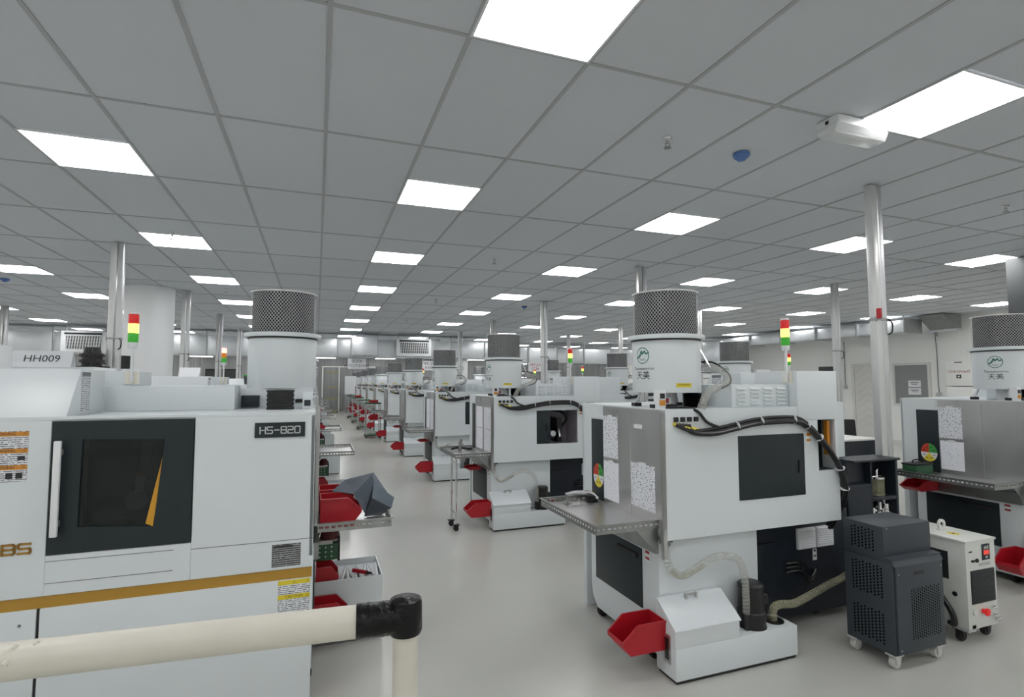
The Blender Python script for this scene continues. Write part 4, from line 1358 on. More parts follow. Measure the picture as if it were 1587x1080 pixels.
t = thing('coolant_trolley', 'dark grey stepped metal trolley with perforated sides on pale casters', 'trolley', (3.05, 2.15, 0), 0.0)
W, DP = 0.41, 0.29
body = bx('lower_body', 'trolley_dark', t, 0, W, 0, DP, 0.075, 0.578, 0.004)
up = bx('upper_body', 'trolley_dark', t, -0.0, W - 0.01, 0.045, DP, 0.58, 0.772, 0.004)
dp = bx('front_door', 'trolley_dark', t, 0.012, W - 0.008, -0.012, 0.0, 0.085, 0.565, 0.003)
MB().prism([(0, 0.575), (0.0, 0.60), (0.045, 0.604), (0.045, 0.575)], 'x', 0.0, W).prism([(-0.012, 0.565), (0, 0.59), (0.0, 0.565)], 'x', 0.0, W).build('ledge', 'trolley_dark', t)
pf = MB(); perforation(pf, (0.245, -0.012, 0.29), '-y', 14, 18, 0.0175, 0.0155, 0.0050); pf.build('perforations', 'hole', dp, smooth=False)['kind'] = 'stuff'
pf = MB(); perforation(pf, (0, 0.15, 0.455), '-x', 9, 10, 0.0215, 0.0175, 0.0064); perforation(pf, (0, 0.15, 0.20), '-x', 9, 10, 0.0215, 0.0175, 0.0064); pf.build('perforations', 'hole', body, smooth=False)['kind'] = 'stuff'
pf = MB(); perforation(pf, (0, 0.17, 0.68), '-x', 7, 7, 0.0215, 0.0175, 0.0064); pf.build('perforations', 'hole', up, smooth=False)['kind'] = 'stuff'
MB().box(0.16, 0.24, -0.0135, -0.011, 0.505, 0.525).build('latch', 'black', dp)
sc_ = MB()
for p in ((0.03, -0.0125, 0.52), (0.03, -0.0125, 0.11), (W - 0.025, -0.0125, 0.535), (0.02, 0.0445, 0.60), (0.03, 0.0445, 0.76)):
    sc_.cyl(p, (p[0], p[1] - 0.002, p[2]), 0.004, 8)
sc_.build('screws', 'chrome', t)
for x, y in ((0.03, 0.03), (W - 0.035, 0.03), (0.03, DP - 0.03), (W - 0.035, DP - 0.03)):
    make_caster(t, x, y, 0.033, 'caster_grey', 'caster_grey')

t = thing('oil_chiller', 'white chiller cabinet on black casters with dark square grille and red knob', 'chiller', (3.77, 2.2, 0), 0)
W, DP = 0.285, 0.52
MB().box(0, W, 0, DP, 0.085, 0.605).build('housing', 'chiller_white', t, bevel=0.005)
lid = bx('top_cover', 'chiller_white', t, -0.006, W + 0.006, -0.006, DP + 0.004, 0.605, 0.618, 0.002)
ys = MB().m('label_yellow')
vs = [(0.13 + (0.04 if i % 2 else 0.026) * math.cos(i * PI / 8), 0.14 + (0.045 if i % 2 else 0.03) * math.sin(i * PI / 8), 0.6187) for i in range(16)]
ys.add(vs, [tuple(range(16))]); ys.m('ink').box(0.118, 0.142, 0.134, 0.146, 0.6187, 0.6192); ys.build('warning_star', None, lid, smooth=False)
ev = MB()
vs, n = [], 20
for y0 in (0.255, 0.267):
    for i in range(n):
        a = 2 * PI * i / n
        for rr in (0.034, 0.018):
            vs.append((0.165 + rr * math.cos(a), y0 - 0.03, 0.652 + rr * math.sin(a)))
fs = []
for i in range(n):
    j = (i + 1) % n
    a, b_, c, d_ = 2 * i, 2 * i + 1, 2 * j, 2 * j + 1
    o2 = 2 * n
    fs += [(a, c, d_, b_), (o2 + a, o2 + b_, o2 + d_, o2 + c), (a, o2 + a, o2 + c, c), (b_, d_, o2 + d_, o2 + b_)]
ev.add(vs, fs); ev.box(0.13, 0.20, 0.22, 0.242, 0.617, 0.628); ev.build('lifting_eye', 'chiller_white', t)
gl = bx('front_grille', 'interior_dark', t, 0.035, W - 0.025, -0.006, 0.0, 0.235, 0.435, 0.002)
lf = MB()
for i in range(14):
    lf.box(0.04, W - 0.03, -0.008, -0.006, 0.243 + i * 0.0138, 0.247 + i * 0.0138)
lf.build('fins', 'dark_panel', gl)['kind'] = 'stuff'
cp = MB().m('dark_panel').box(0.155, 0.225, -0.005, 0.0, 0.49, 0.585).m('display_red').box(0.165, 0.215, -0.007, -0.005, 0.522, 0.548).m('letter_grey').box(0.17, 0.19, -0.0065, -0.005, 0.556, 0.572).box(0.195, 0.212, -0.0065, -0.005, 0.556, 0.576).box(0.18, 0.20, -0.0065, -0.005, 0.5, 0.512)
cp.build('control_panel', None, t)
MB().m('ink').box(0.03, 0.06, -0.002, 0.0, 0.545, 0.553).box(0.05, 0.075, -0.008, 0.0, 0.487, 0.499).cyl((0.1, 0, 0.493), (0.1, -0.008, 0.493), 0.012, 10).m('letter_grey').box(0.12, 0.23, -0.002, 0.0, 0.455, 0.475).build('switches', None, t)
MB().cyl((0.135, 0.0, 0.185), (0.135, -0.02, 0.185), 0.014, 14).cyl((0.135, -0.02, 0.185), (0.135, -0.032, 0.185), 0.023, 18).build('red_knob', 'red_off_glow', t, bevel=0.004)  # knob is no lamp; its red has a faint glow added
MB().cyl((0.06, 0.0, 0.185), (0.06, -0.008, 0.185), 0.02, 14).build('cream_plate', 'chiller_white', t)
pv = MB()
for p in ((0.225, 0, 0.20), (0.235, 0, 0.15), (0.255, 0, 0.125)):
    pv.cyl(p, (p[0], -0.02, p[2]), 0.01, 10).cyl((p[0] - 0.025, -0.02, p[2]), (p[0] + 0.02, -0.02, p[2] + 0.006), 0.005, 8)
pv.build('valves', 'chrome', t)
bx('side_vent', 'interior_dark', t, -0.003, 0.0, 0.10, 0.34, 0.36, 0.53, 0.001)
MB().cyl((-0.004, 0.07, 0.28), (0.0, 0.07, 0.28), 0.014, 12).build('cable_port', 'black', t)
MB().tube([(-0.012, 0.22, 0.545), (-0.022, 0.22, 0.45), (-0.03, 0.20, 0.34), (-0.04, 0.13, 0.26), (-0.045, 0.07, 0.18), (-0.035, 0.06, 0.11), (-0.01, 0.10, 0.095)], 0.017, 10, 8).build('hose', 'black', t)
MB().tube([(-0.010, 0.24, 0.54), (-0.03, 0.26, 0.42), (-0.035, 0.27, 0.3), (-0.03, 0.27, 0.22), (-0.01, 0.26, 0.2)], 0.012, 10, 6).build('hose', 'black', t)
fb = MB().box(-0.02, 0.05, -0.006, DP - 0.05, 0.076, 0.088).box(0.03, 0.065, 0.0, 0.06, 0.076, 0.11)
fb.build('base_rail', 'galvanised', t)
for x, y in ((0.02, 0.06), (W - 0.03, 0.06), (0.02, DP - 0.05), (W - 0.03, DP - 0.05)):
    make_caster(t, x, y, 0.033)

# dark cabinets at the far end of the cable-bundle lathe
t = thing('pump_cabinet', 'dark blue cabinet with open bay of jar and fittings, behind the stepped trolley', 'cabinet', (3.56, 2.80, 0))
c = MB()
c.box(0, 0.235, 0, 0.18, 0.06, 0.86).prism([(0.0, 0.86), (0.18, 0.90), (0.18, 0.86)], 'x', 0.0, 0.235)
c.box(0.235, 0.25, 0, 0.18, 0.06, 1.02).box(0.495, 0.52, 0, 0.18, 0.06, 1.02).box(0.25, 0.495, 0.14, 0.18, 0.06, 1.02).box(0.06, 0.54, -0.01, 0.19, 1.02, 1.035).box(0.06, 0.235, 0.05, 0.18, 0.86, 1.02)
c.box(0.25, 0.495, 0, 0.14, 0.735, 0.76).box(0.25, 0.495, 0, 0.14, 0.06, 0.60)
c.build('carcass', 'dark_navy', t, bevel=0.003, bseg=1)
for x in (0.05, 0.47):
    for y in (0.04, 0.14):
        MB().cyl((x, y, 0), (x, y, 0.06), 0.02, 10).build('foot', 'black_matt', t)
t = thing('glass_oiler', 'clear oil jar with chrome top standing in the bay of the dark blue cabinet', 'oil jar', (3.945, 2.868, 0.761))
MB().lathe([(0, 0), (0.05, 0), (0.05, 0.12), (0.0, 0.12)], seg=18).build('jar', 'clear_hose_tan', t)
MB().lathe([(0, 0.12), (0.055, 0.12), (0.055, 0.135), (0.012, 0.14), (0.012, 0.18), (0.02, 0.19), (0.0, 0.2)], seg=16).box(-0.085, 0.085, -0.01, 0.01, 0.125, 0.14).cyl((-0.07, 0, -0.0), (-0.07, 0, 0.19), 0.012, 10).build('fittings', 'chrome', t)
FT = ('leftmost of the six', 'tall one second along', 'third along', 'fourth along, lying behind', 'fifth along', 'last on the open side')
for i in range(6):
    t = thing('pipe_fitting', 'chrome pipe fitting on the low shelf of the dark cabinet, %s' % FT[i], 'fitting', (3.845 + i * 0.036, 2.835 + (i % 2) * 0.045, 0.60), i * 0.9, 'chrome fittings in the cabinet bay')
    MB().cyl((0, 0, 0.0), (0, 0, 0.08 + 0.02 * (i % 3)), 0.016, 10).cyl((-0.026, 0, 0.06), (0.03, 0, 0.06), 0.013, 10).cyl((0, 0, 0.03), (0, 0, 0.045), 0.024, 6).build('tee', 'chrome', t)
t = thing('control_cabinet', 'dark blue cabinet with pale top plate standing behind the open-bay cabinet', 'cabinet', (4.24, 3.4, 0))
MB().box(0.0, 0.46, 0.0, 0.4, 0.02, 1.085).build('carcass', 'dark_navy', t, bevel=0.004)
MB().box(-0.02, 0.48, -0.01, 0.42, 1.085, 1.10).build('top_plate', 'wall_white', t)
bx('plinth', 'black_matt', t, 0.02, 0.44, 0.02, 0.38, 0, 0.02)

# office chair far behind
t = thing('office_chair', 'black office chair seen over the cabinets before the door wall', 'chair', (8.63, 6.75, 0), -0.6)
MB().box(-0.24, 0.24, -0.24, 0.24, 0.44, 0.52).build('seat', 'black_matt', t, bevel=0.03)
MB().prism([(-0.22, 0.60), (0.22, 0.60), (0.20, 0.94), (-0.20, 0.94)], 'y', 0.22, 0.28).build('backrest', 'black_matt', t, bevel=0.02)
MB().box(-0.03, 0.03, 0.22, 0.25, 0.48, 0.7).build('back_post', 'black', t)
MB().cyl((0, 0, 0.08), (0, 0, 0.44), 0.03, 12).build('column', 'black', t)
for k in range(5):
    a = k * 2 * PI / 5
    MB().cyl((0, 0, 0.09), (0.3 * math.cos(a), 0.3 * math.sin(a), 0.06), 0.02, 8).cyl((0.3 * math.cos(a), 0.3 * math.sin(a) - 0.02, 0.03), (0.3 * math.cos(a), 0.3 * math.sin(a) + 0.02, 0.03), 0.03, 12).build('leg', 'black', t)

# ------------------------------------------------------------------ white guard rail in front
t = thing('guard_rail', 'cream painted tube rail with black taped end and corner post in front', 'rail', (0, 0, 0))
A, B = Vector((-1.6, 1.34, 1.10)), Vector((0.19, 1.19, 1.10))
dv = (B - A).normalized()
MB().cyl(A, B, 0.0325, 28).build('rail_tube', 'pipe_white', t)
MB().cyl((0.19, 1.19, 0.012), (0.19, 1.19, 1.07), 0.0265, 24).build('post', 'pipe_white', t)
MB().lathe([(0, 0), (0.07, 0), (0.07, 0.006), (0.03, 0.012), (0, 0.012)], (0.19, 1.19, 0), 24).build('base_flange', 'pipe_white', t)
MB().cyl((-1.5, 1.3316, 0.0), (-1.5, 1.3316, 1.08), 0.0265, 24).build('post', 'pipe_white', t)
tp = MB().cyl(B - dv * 0.102, B, 0.0345, 28)
tape = tp.build('tape_sleeve', 'black_tape', t)
MB().lathe([(0, -0.034), (0.033, -0.034), (0.0355, -0.028), (0.035, 0.028), (0.033, 0.036), (0.020, 0.041), (0, 0.042)], (0.19, 1.19, 1.10), 32).build('elbow', 'black_tape', t)
wr = MB()
for k, s in enumerate((0.02, 0.045, 0.075)):
    p = B - dv * s
    wr.cyl(p - dv * 0.004, p + dv * 0.0, 0.0353, 28)
wr.build('tape_wrinkles', 'black_tape', tape)
kn = MB()
for sg, up_, rr in ((1.105, 0.030, 0.0075), (1.135, 0.031, 0.006), (1.10, 0.012, 0.006)):
    q = A + dv * sg
    kn.cyl((q.x, q.y - math.sqrt(max(0, 0.0325 ** 2 - up_ ** 2)) - 0.0008, q.z + up_ - 0.004), (q.x + 0.004, q.y - math.sqrt(max(0, 0.0325 ** 2 - up_ ** 2)) + 0.002, q.z + up_ + 0.002), rr, 8, r2=rr * 0.6)
kn.build('paint_drip', 'pipe_white', t)

# ------------------------------------------------------------------ cable risers and columns
RX = [('cable row', 4.1, [2.91, 6.12, 9.42, 12.6, 15.8, 19.0]), ('door-wall row', 7.75, [6.18, 9.42, 12.6, 15.8]), ('HS-820 row', -2.09, [6.99, 10.31, 13.65, 17.0, 20.3]), ('HH009 row', -5.9, [10.2, 13.5])]
for rn, px_, ys in RX:
    for i, yy in enumerate(ys):
        dx = 0.05 if yy == 2.91 else 0
        put('p', pole0, (px_ + dx, yy + (0.03 if dx else 0), 0), 0, 'pale twin cable riser, %s from the camera along the %s' % (ORD[i], rn), 'cable risers')
t = MB().lathe([(0, 0), (0.35, 0), (0.35, CEIL), (0, CEIL)], seg=48).build('round_column', 'column_white', None)
t.location = (-2.6, 10.25, 0)
tag(t, 'thick round white column rising behind the HS-820 lathe', 'column')
bx('square_column', 'column_grey', None, 8.27, 8.95, 3.55, 4.19, 0, CEIL, 0.01)
tag(bpy.data.objects['square_column'], 'dark grey square column behind the last lathe of the second row', 'column')
t = bx('pale_column', 'column_white', None, 4.45, 4.85, 17.7, 18.1, 0, 2.4, 0.01); tag(t, 'pale square column beneath the silver duct', 'column')

# ------------------------------------------------------------------ ceiling fittings
t = thing('emergency_light', 'white box emergency light with clear cover beside the corner ceiling panel', 'emergency light', (3.03, 2.26, CEIL), 0.0)
MB().prism([(-0.205, 0), (0.205, 0), (0.20, -0.05), (-0.20, -0.05)], 'y', -0.075, 0.075).build('base', 'white_plain', t, bevel=0.004)
MB().prism([(-0.08, -0.045), (0.08, -0.045), (0.055, -0.10), (-0.055, -0.10)], 'x', -0.215, 0.215).build('clear_cover', 'clear_cover', t, bevel=0.012)
MB().cyl((-0.12, 0, -0.065), (0.12, 0, -0.065), 0.012, 12).build('tube', 'white_plain', t)
bx('indicator', 'black', t, -0.207, -0.203, -0.01, 0.01, -0.035, -0.015)
spr = None
for i, (sx, sy, lab) in enumerate(((2.09, 2.8, 'sprinkler head above the cable-bundle lathe, beside the blue detector'), (2.09, 6.37, 'sprinkler head above the open-window lathe'), (5.72, 2.87, 'sprinkler head above the lathe by the dark square column'),
                                   (2.09, 9.9, 'third small sprinkler head back above the cable-bundle row'), (2.09, 13.4, 'fourth small sprinkler head back above the cable-bundle row'), (-1.45, 6.4, 'sprinkler head above the HS-820 row'),
                                   (-1.45, 9.9, 'second sprinkler head back above the HS-820 row'), (5.72, 6.4, 'sprinkler head above the second door-wall lathe'), (5.72, 9.9, 'third sprinkler head back above the door-wall row'), (-4.9, 6.4, 'sprinkler head over the machines with the HH009 card'))):
    if spr is None:
        spr = thing('sprinkler_head', lab, 'sprinkler', (sx, sy, CEIL), 0, 'ceiling sprinklers')
        MB().lathe([(0, 0), (0.03, 0), (0.028, -0.006), (0.012, -0.008), (0.011, -0.03), (0, -0.03)], seg=16).build('escutcheon', 'chrome', spr)
        MB().cyl((-0.016, 0, -0.03), (-0.012, 0, -0.06), 0.003, 6).cyl((0.016, 0, -0.03), (0.012, 0, -0.06), 0.003, 6).build('frame', 'steel_dark', spr)
        MB().lathe([(0, -0.058), (0.024, -0.06), (0.024, -0.063), (0, -0.065)], seg=12).build('deflector', 'steel_dark', spr)
        freeze_kids(spr)
    else:
        dup(spr, (sx, sy, CEIL), 0, lab, 'ceiling sprinklers')
det = None
for i, (sx, sy, lab) in enumerate(((2.71, 2.82, 'blue ceiling detector between sprinkler and emergency light'), (-4.41, 10.04, 'blue ceiling detector over the machines with the HH009 card'), (4.0, 10.2, 'blue detector farther back over the cable-bundle row'))):
    if det is None:
        det = thing('smoke_detector', lab, 'detector', (sx, sy, CEIL), 0, 'ceiling detectors')
        MB().lathe([(0, 0), (0.055, 0), (0.055, -0.018), (0.045, -0.03), (0, -0.03)], seg=24).build('base', 'blue_plastic', det)
        MB().lathe([(0, -0.03), (0.032, -0.03), (0.026, -0.048), (0, -0.052)], seg=20).build('sensor', 'blue_plastic', det)
        freeze_kids(det)
    else:
        dup(det, (sx, sy, CEIL), 0, lab, 'ceiling detectors')

# ------------------------------------------------------------------ ducts
def duct_run(name, label, secs, flange=0.03, mname='duct_metal', hang=True, loc=(0, 0, 0)):
    """secs: boxes (x0,x1,y0,y1,z0,z1); each is a section with a raised flange at its start"""
    t = thing(name, label, 'duct', loc)
    for (x0, x1, y0, y1, z0, z1) in secs:
        sec = bx('duct_section', mname, t, x0 + 0.004, x1 - 0.004, y0, y1, z0, z1, 0.004)
        if x1 - x0 > y1 - y0 or (x1 - x0) > 0.9 and name != 'side_duct':
            bx('flange', 'galvanised', sec, x0 - 0.015, x0 + 0.015, y0 - flange, y1 + flange, z0 - flange, z1 + flange)
            if hang:
                bx('hanger', 'steel_dark', t, x0 - 0.01, x0 + 0.01, y0 - flange - 0.004, y0 - flange, z0 - flange, CEIL)
        else:
            bx('flange', 'galvanised', sec, x0 - flange, x1 + flange, y0 - 0.015, y0 + 0.015, z0 - flange, z1 + flange)
            if hang:
                bx('hanger', 'steel_dark', t, x0 - flange - 0.004, x0 - flange, y0 - 0.01, y0 + 0.01, z0 - flange, CEIL)
    return t


secs = []
xx = -9.0
while xx < 6.0:
    secs.append((xx, xx + 1.2, 17.5, 18.3, 2.42, 2.98)); xx += 1.2
duct_run('main_duct', 'long silver rectangular duct crossing the hall under the ceiling', secs)
duct_run('raised_duct', 'short silver duct continuing past the long one, slightly farther back', [(6.4 + i * 1.2, 7.6 + i * 1.2, 19.0, 19.8, 2.35, 2.92) for i in range(5)])
duct_run('branch_duct', 'square silver branch duct joining the long duct from behind', [(1.0, 1.75, 16.9, 17.46, 2.45, 3.0)], hang=False)
secs = [(13.0, 13.55, 8.6 + i * 1.2, 9.8 + i * 1.2, 2.78, 3.06) for i in range(5)]
duct_run('side_duct', 'flat silver duct running along the door wall under the ceiling', secs)
t = MB().prism([(13.3, 14.6), (13.3, 2.85)], 'x', 0, 1) if False else None
t = thing('duct_hood', 'tapered grey sheet-metal hood dropping from the end of the side duct', 'duct hood', (12.9, 14.6, 0))
MB().prism([(0.0, 3.0), (1.0, 3.0), (0.75, 1.95), (0.0, 1.95)], 'y', 0.0, 0.9).build('hood_shell', 'duct_metal', t, bevel=0.004)
MB().box(-0.03, 0.8, -0.03, 0.93, 1.90, 1.95).box(-0.03, 0.6, -0.02, 0.9, 1.72, 1.75).build('hood_rim', 'steel_dark', t)
bx('wall_bracket', 'steel_dark', t, 0.8, 1.25, 0.3, 0.5, 2.2, 2.3)
t = thing('duct_elbow', 'grey square duct elbow at the ceiling by the wall corner', 'duct', (13.3, 7.95, 0))
MB().prism([(0.0, CEIL - 0.02), (0.62, CEIL - 0.02), (0.62, 2.82), (0.42, 2.82)], 'y', 0, 0.55).build('elbow_shell', 'steel_dark', t)
bx('flat_pipe', 'duct_metal', t, 0.42, 0.62, -0.0, 0.6, 2.78, 2.83)

# hung light fittings under the long duct
for i, xx in enumerate((0.25, 2.1, -3.2, -4.5, 5.2, 7.3)):
    t = thing('duct_light', 'flat lit lamp fixed under the silver duct, %s from the whiteboard side' % ORD[i], 'lamp', (xx, 17.8 if xx < 6 else 19.3, 2.385 if xx < 6 else 2.315), 0, 'lamps under the duct')
    bx('lamp_body', 'white_plain', t, -0.32, 0.32, -0.18, 0.18, 0.0, 0.034)
    bx('lamp_lens', 'diffuser', t, -0.3, 0.3, -0.16, 0.16, -0.008, 0.0)

# air conditioning units fixed to the duct
def ac_unit(x0, x1, z0, z1, y, label):
    t = thing('air_conditioner', label, 'air conditioner', ((x0 + x1) / 2, y, 0), 0, 'air conditioners on the duct')
    w = (x1 - x0) / 2
    MB().box(-w, w, 0.0, 0.40, z0, z1).build('casing', 'white_plain', t, bevel=0.02)
    bx('intake_slot', 'dark_panel', t, -w + 0.08, w - 0.08, -0.01, 0.0, z1 - 0.10, z1 - 0.05)
    g = bx('grille', 'interior_dark', t, -w + 0.12, w - 0.1, -0.012, 0.0, z0 + 0.09, z1 - 0.13)
    n = 13
    for i in range(n):
        xa = -w + 0.12 + (2 * w - 0.22) * i / n
        MB().prism([(xa, z0 + 0.09), (xa + 0.034, z0 + 0.09), (xa + 0.064, z1 - 0.13), (xa + 0.03, z1 - 0.13)], 'y', -0.025, -0.012).build('vane', 'letter_grey', g)
    for i in range(1, 4):
        zz = z0 + 0.09 + (z1 - z0 - 0.22) * i / 4
        MB().box(-w + 0.12, w - 0.1, -0.028, -0.016, zz - 0.006, zz + 0.006).build('bar', 'letter_grey', g)
    hb = MB()
    for xx in (-w + 0.06, w - 0.06):
        hb.box(xx - 0.012, xx + 0.012, 0.2, 0.224, z1 - 0.01, CEIL)
    hb.build('hanger', 'steel_dark', t)
    return t


ac_unit(-6.28, -5.30, 2.42, 2.98, 17.05, 'white air conditioner with slanted grille on the duct, above the HH009 card')
ac_unit(2.36, 3.46, 2.45, 3.0, 17.05, 'white air conditioner with slanted grille on the duct, over the middle aisle signs')

# hanging signs
def sign(xc, y, zc, w, h, lines, ink, label):
    t = thing('hanging_sign', label, 'sign', (xc, y, zc), 0, 'hanging signs')
    b = bx('board', 'label_white', t, -w / 2, w / 2, 0, 0.012, -h / 2, h / 2)
    s = MB().m(ink)
    for i, ln in enumerate(lines):
        put_text(s, ln, h * 0.40, (0, 0, h * (0.22 - 0.44 * i)), '-y', 0.002, 0.95)
    s.build('lettering', None, t, smooth=False)
    MB().cyl((-w / 2 + 0.03, 0.006, h / 2), (-w / 2 + 0.03, 0.006, CEIL - zc), 0.004, 6).cyl((w / 2 - 0.03, 0.006, h / 2), (w / 2 - 0.03, 0.006, CEIL - zc), 0.004, 6).build('wire', 'steel_dark', t)


sign(1.17, 17.2, 2.19, 0.54, 0.32, ('\u0417\u041e\u041b\u041a', '\u0418 \u041f\u041e\u041b\u0417\u0423\u041d\u042b'), 'ink', 'white hanging sign with black lettering above the far end of the aisle')
sign(3.42, 17.2, 2.15, 0.48, 0.30, ('\u041f\u0420\u0415\u0414\u041c.', '\u041a\u0410\u041c'), 'ink', 'white hanging sign with black lettering by the air conditioner')
sign(7.15, 17.2, 2.14, 0.52, 0.32, ('\u0410\u0420\u0415\u0414\u0410', '\u0413\u041e\u041c'), 'ink_red', 'white hanging sign with dark red lettering over the open-window lathe')

# ------------------------------------------------------------------ cards on the machines behind
def card(x, y, z, w, h, text, label, rz=0.0):
    t = thing('number_card', label, 'sign card', (x, y, z), rz)
    c = MB().prism([(-0.06, 0), (0.0, h), (0.004, h), (0.06, 0), (0.055, 0), (0.002, h - 0.006), (-0.055, 0)], 'x', -w / 2, w / 2)
    c.build('folded_card', 'label_white', t, smooth=False)
    if not text:
        return
    s = MB().m('ink')
    vs, fs = text_geo(text, h * 0.62)
    sl = Vector((0.06, h)).normalized()
    s.add([(v.x, -0.03 + v.y * sl.x - 0.0022, h * 0.5 + v.y * sl.y) for v in vs], fs)
    s.build('lettering', None, t, smooth=False)


card(-2.52, 6.5, 1.76, 0.48, 0.16, 'HH009', 'white tent card lettered HH009 on top of the machine by the round column')
t = thing('card_stand', 'pale cabinet carrying the HH009 card and a black motor', 'cabinet', (-2.2, 6.7, 0))
MB().box(-0.75, 0.15, -0.35, 0.45, 0.02, 1.76).build('carcass', 'white_paint', t, bevel=0.01)
bx('plinth', 'black_matt', t, -0.72, 0.12, -0.33, 0.43, 0, 0.02)
t = thing('black_motor', 'black motor with round fins standing beside the HH009 card', 'motor', (-2.24, 6.85, 1.76))
MB().lathe([(0, 0.02), (0.09, 0.02), (0.09, 0.06), (0.11, 0.06), (0.11, 0.09), (0.09, 0.09), (0.09, 0.12), (0.11, 0.12), (0.11, 0.15), (0.08, 0.16), (0.07, 0.22), (0, 0.23)], seg=20).build('motor_body', 'black', t)
MB().box(-0.13, 0.13, -0.12, 0.12, 0.0, 0.02).build('motor_base', 'black_matt', t)
t = thing('wall_box_unit', 'white box cabinet with a small red-brown switch, nearer than the HH009 card', 'cabinet', (-2.50, 5.3, 0))
MB().box(-0.55, 0.12, 0, 0.3, 0.02, 1.91).build('carcass', 'white_plain', t, bevel=0.008)
bx('switch', 'red_dark', t, 0.03, 0.085, -0.012, 0.0, 1.75, 1.83)
bx('plinth', 'black_matt', t, -0.5, 0.1, 0.02, 0.28, 0, 0.02)
t = thing('white_unit', 'low white box with black cable beside the cable riser', 'box', (-1.75, 6.6, TALL))
t.location = (-2.45, 8.6, TALL - 0.0)
MB().box(-0.35, 0.15, -0.2, 0.2, 0.012, 0.12).build('casing', 'white_plain', t, bevel=0.01)
MB().cyl((-0.0, 0, 0.12), (-0.0, 0, 0.3), 0.08, 16).build('motor', 'black', t)
MB().tube([(-0.38, 0, 0.03), (-0.36, -0.02, 0.14), (-0.25, -0.03, 0.19), (-0.05, 0, 0.2)], 0.012, 8, 6).build('cable', 'black', t)
MB().box(-0.3, 0.1, -0.15, 0.15, -TALL + 0.0, 0.014).build('pedestal', 'white_plain', t)
card(-1.30, 6.7, TALL, 0.2, 0.10, '', 'small blank white tent card on the second lathe of the HS-820 row')
card(6.4, 6.35, TALL, 0.26, 0.12, '145', 'small white tent card on the second lathe towards the door wall')
t = thing('plant_pot', 'small dark pot with pale green lid standing beside the mist filter', 'pot', (-0.72, 6.35, 1.585))
t.location = (-0.72, 6.76, 1.585)
MB().lathe([(0, 0), (0.05, 0), (0.06, 0.09), (0, 0.09)], seg=16).build('pot', 'column_grey', t)
MB().lathe([(0, 0.09), (0.065, 0.09), (0.065, 0.11), (0, 0.115)], seg=16).build('lid', 'wheel_green', t)

# ------------------------------------------------------------------ door wall
def on_wall(name, material, y0, y1, z0, z1, th, parent=None, off=0.0, bevel=0.0):
    return bx(name, material, parent, XR - off - th, XR - off, y0, y1, z0, z1, bevel)


def wall_door(n, y0, y1, z1, name, leaf_mat, diag=True):
    root = struct(on_wall(name, 'door_white', y0 - 0.08, y1 + 0.08, 0.0, z1 + 0.08, 0.03))
    f = MB()
    X0 = XR - 0.06
    f.box(X0, XR - 0.03, y0 - 0.08, y0, 0.0, z1 + 0.08).box(X0, XR - 0.03, y1, y1 + 0.08, 0.0, z1 + 0.08).box(X0, XR - 0.03, y0, y1, z1, z1 + 0.08)
    f.build('door_frame', 'door_white', root)
    leaf = bx('door_leaf', leaf_mat, root, XR - 0.045, XR - 0.03, y0 + 0.005, y1 - 0.005, 0.01, z1 - 0.005)
    if diag:
        g = MB()
        L = y1 - y0
        for i in range(9):
            z = 0.25 + i * 0.2
            g.prism([(y0 + 0.04, z), (y0 + L / 2, z + 0.24), (y0 + L / 2, z + 0.25), (y0 + 0.04, z + 0.01)], 'x', XR - 0.0475, XR - 0.045)
            g.prism([(y1 - 0.04, z), (y0 + L / 2, z + 0.24), (y0 + L / 2, z + 0.25), (y1 - 0.04, z + 0.01)], 'x', XR - 0.0475, XR - 0.045)
        g.build('groove', 'letter_grey', leaf)
    MB().cyl((XR - 0.045, y0 + 0.07, 1.0), (XR - 0.09, y0 + 0.07, 1.0), 0.012, 10).cyl((XR - 0.09, y0 + 0.07, 1.0), (XR - 0.09, y0 + 0.19, 1.0), 0.010, 10).build('door_handle', 'chrome', leaf)
    return root


wall_door(1, 10.0, 10.75, 2.02, 'door_1', 'door_white')
w2 = struct(on_wall('window_1', 'frosted_grey', 8.85, 9.65, 1.05, 2.02, 0.02))
f = MB()
X0 = XR - 0.05
f.box(X0, XR - 0.0, 8.79, 8.85, 0.99, 2.08).box(X0, XR, 9.65, 9.71, 0.99, 2.08).box(X0, XR, 8.85, 9.65, 2.02, 2.08).box(X0, XR, 8.85, 9.65, 0.99, 1.05)
f.build('window_frame', 'door_white', w2)
for i, zz in enumerate((1.55, 1.36)):
    t = thing('door_notice', 'white printed notice, %s of two on the grey window by the door' % ('upper', 'lower')[i], 'notice', (XR - 0.0225, 9.18, zz), 0, 'notices on the grey window')
    o = MB(); rect_on(o, (0, 0, 0), '-x', 0.30, 0.165, 0, 0.0012); o.build('page', 'label_white', t)
    o = MB(); rect_on(o, (0, 0, 0.03), '-x', 0.20, 0.018, 0.0013, 0.0004); rect_on(o, (0, 0, -0.01), '-x', 0.14, 0.014, 0.0013, 0.0004); o.build('lettering', 'ink_grey', t)
w3 = struct(on_wall('window_2', 'column_grey', 11.2, 11.9, 0.6, 2.05, 0.02))
on_wall('window_frame', 'door_white', 11.16, 11.2, 0.56, 2.09, 0.04, w3)
t = thing('electric_cabinet', 'pale wall cabinet with red lettering beside the mist filter by the dark column', 'electric cabinet', (XR, 8.1, 0))
MB().box(-0.16, -0.004, -0.27, 0.27, 1.5, 2.08).build('casing', 'wall_white', t, bevel=0.01)
MB().box(-0.16, -0.004, -0.27, 0.27, 0.95, 1.48).build('lower_casing', 'wall_white', t, bevel=0.01)
e = MB().m('ink_red'); put_text(e, '\u041f\u041e\u0416\u0410\u0420\u041d\u042b\u0419', 0.075, (-0.16, 0, 1.83), '-x', 0.002)
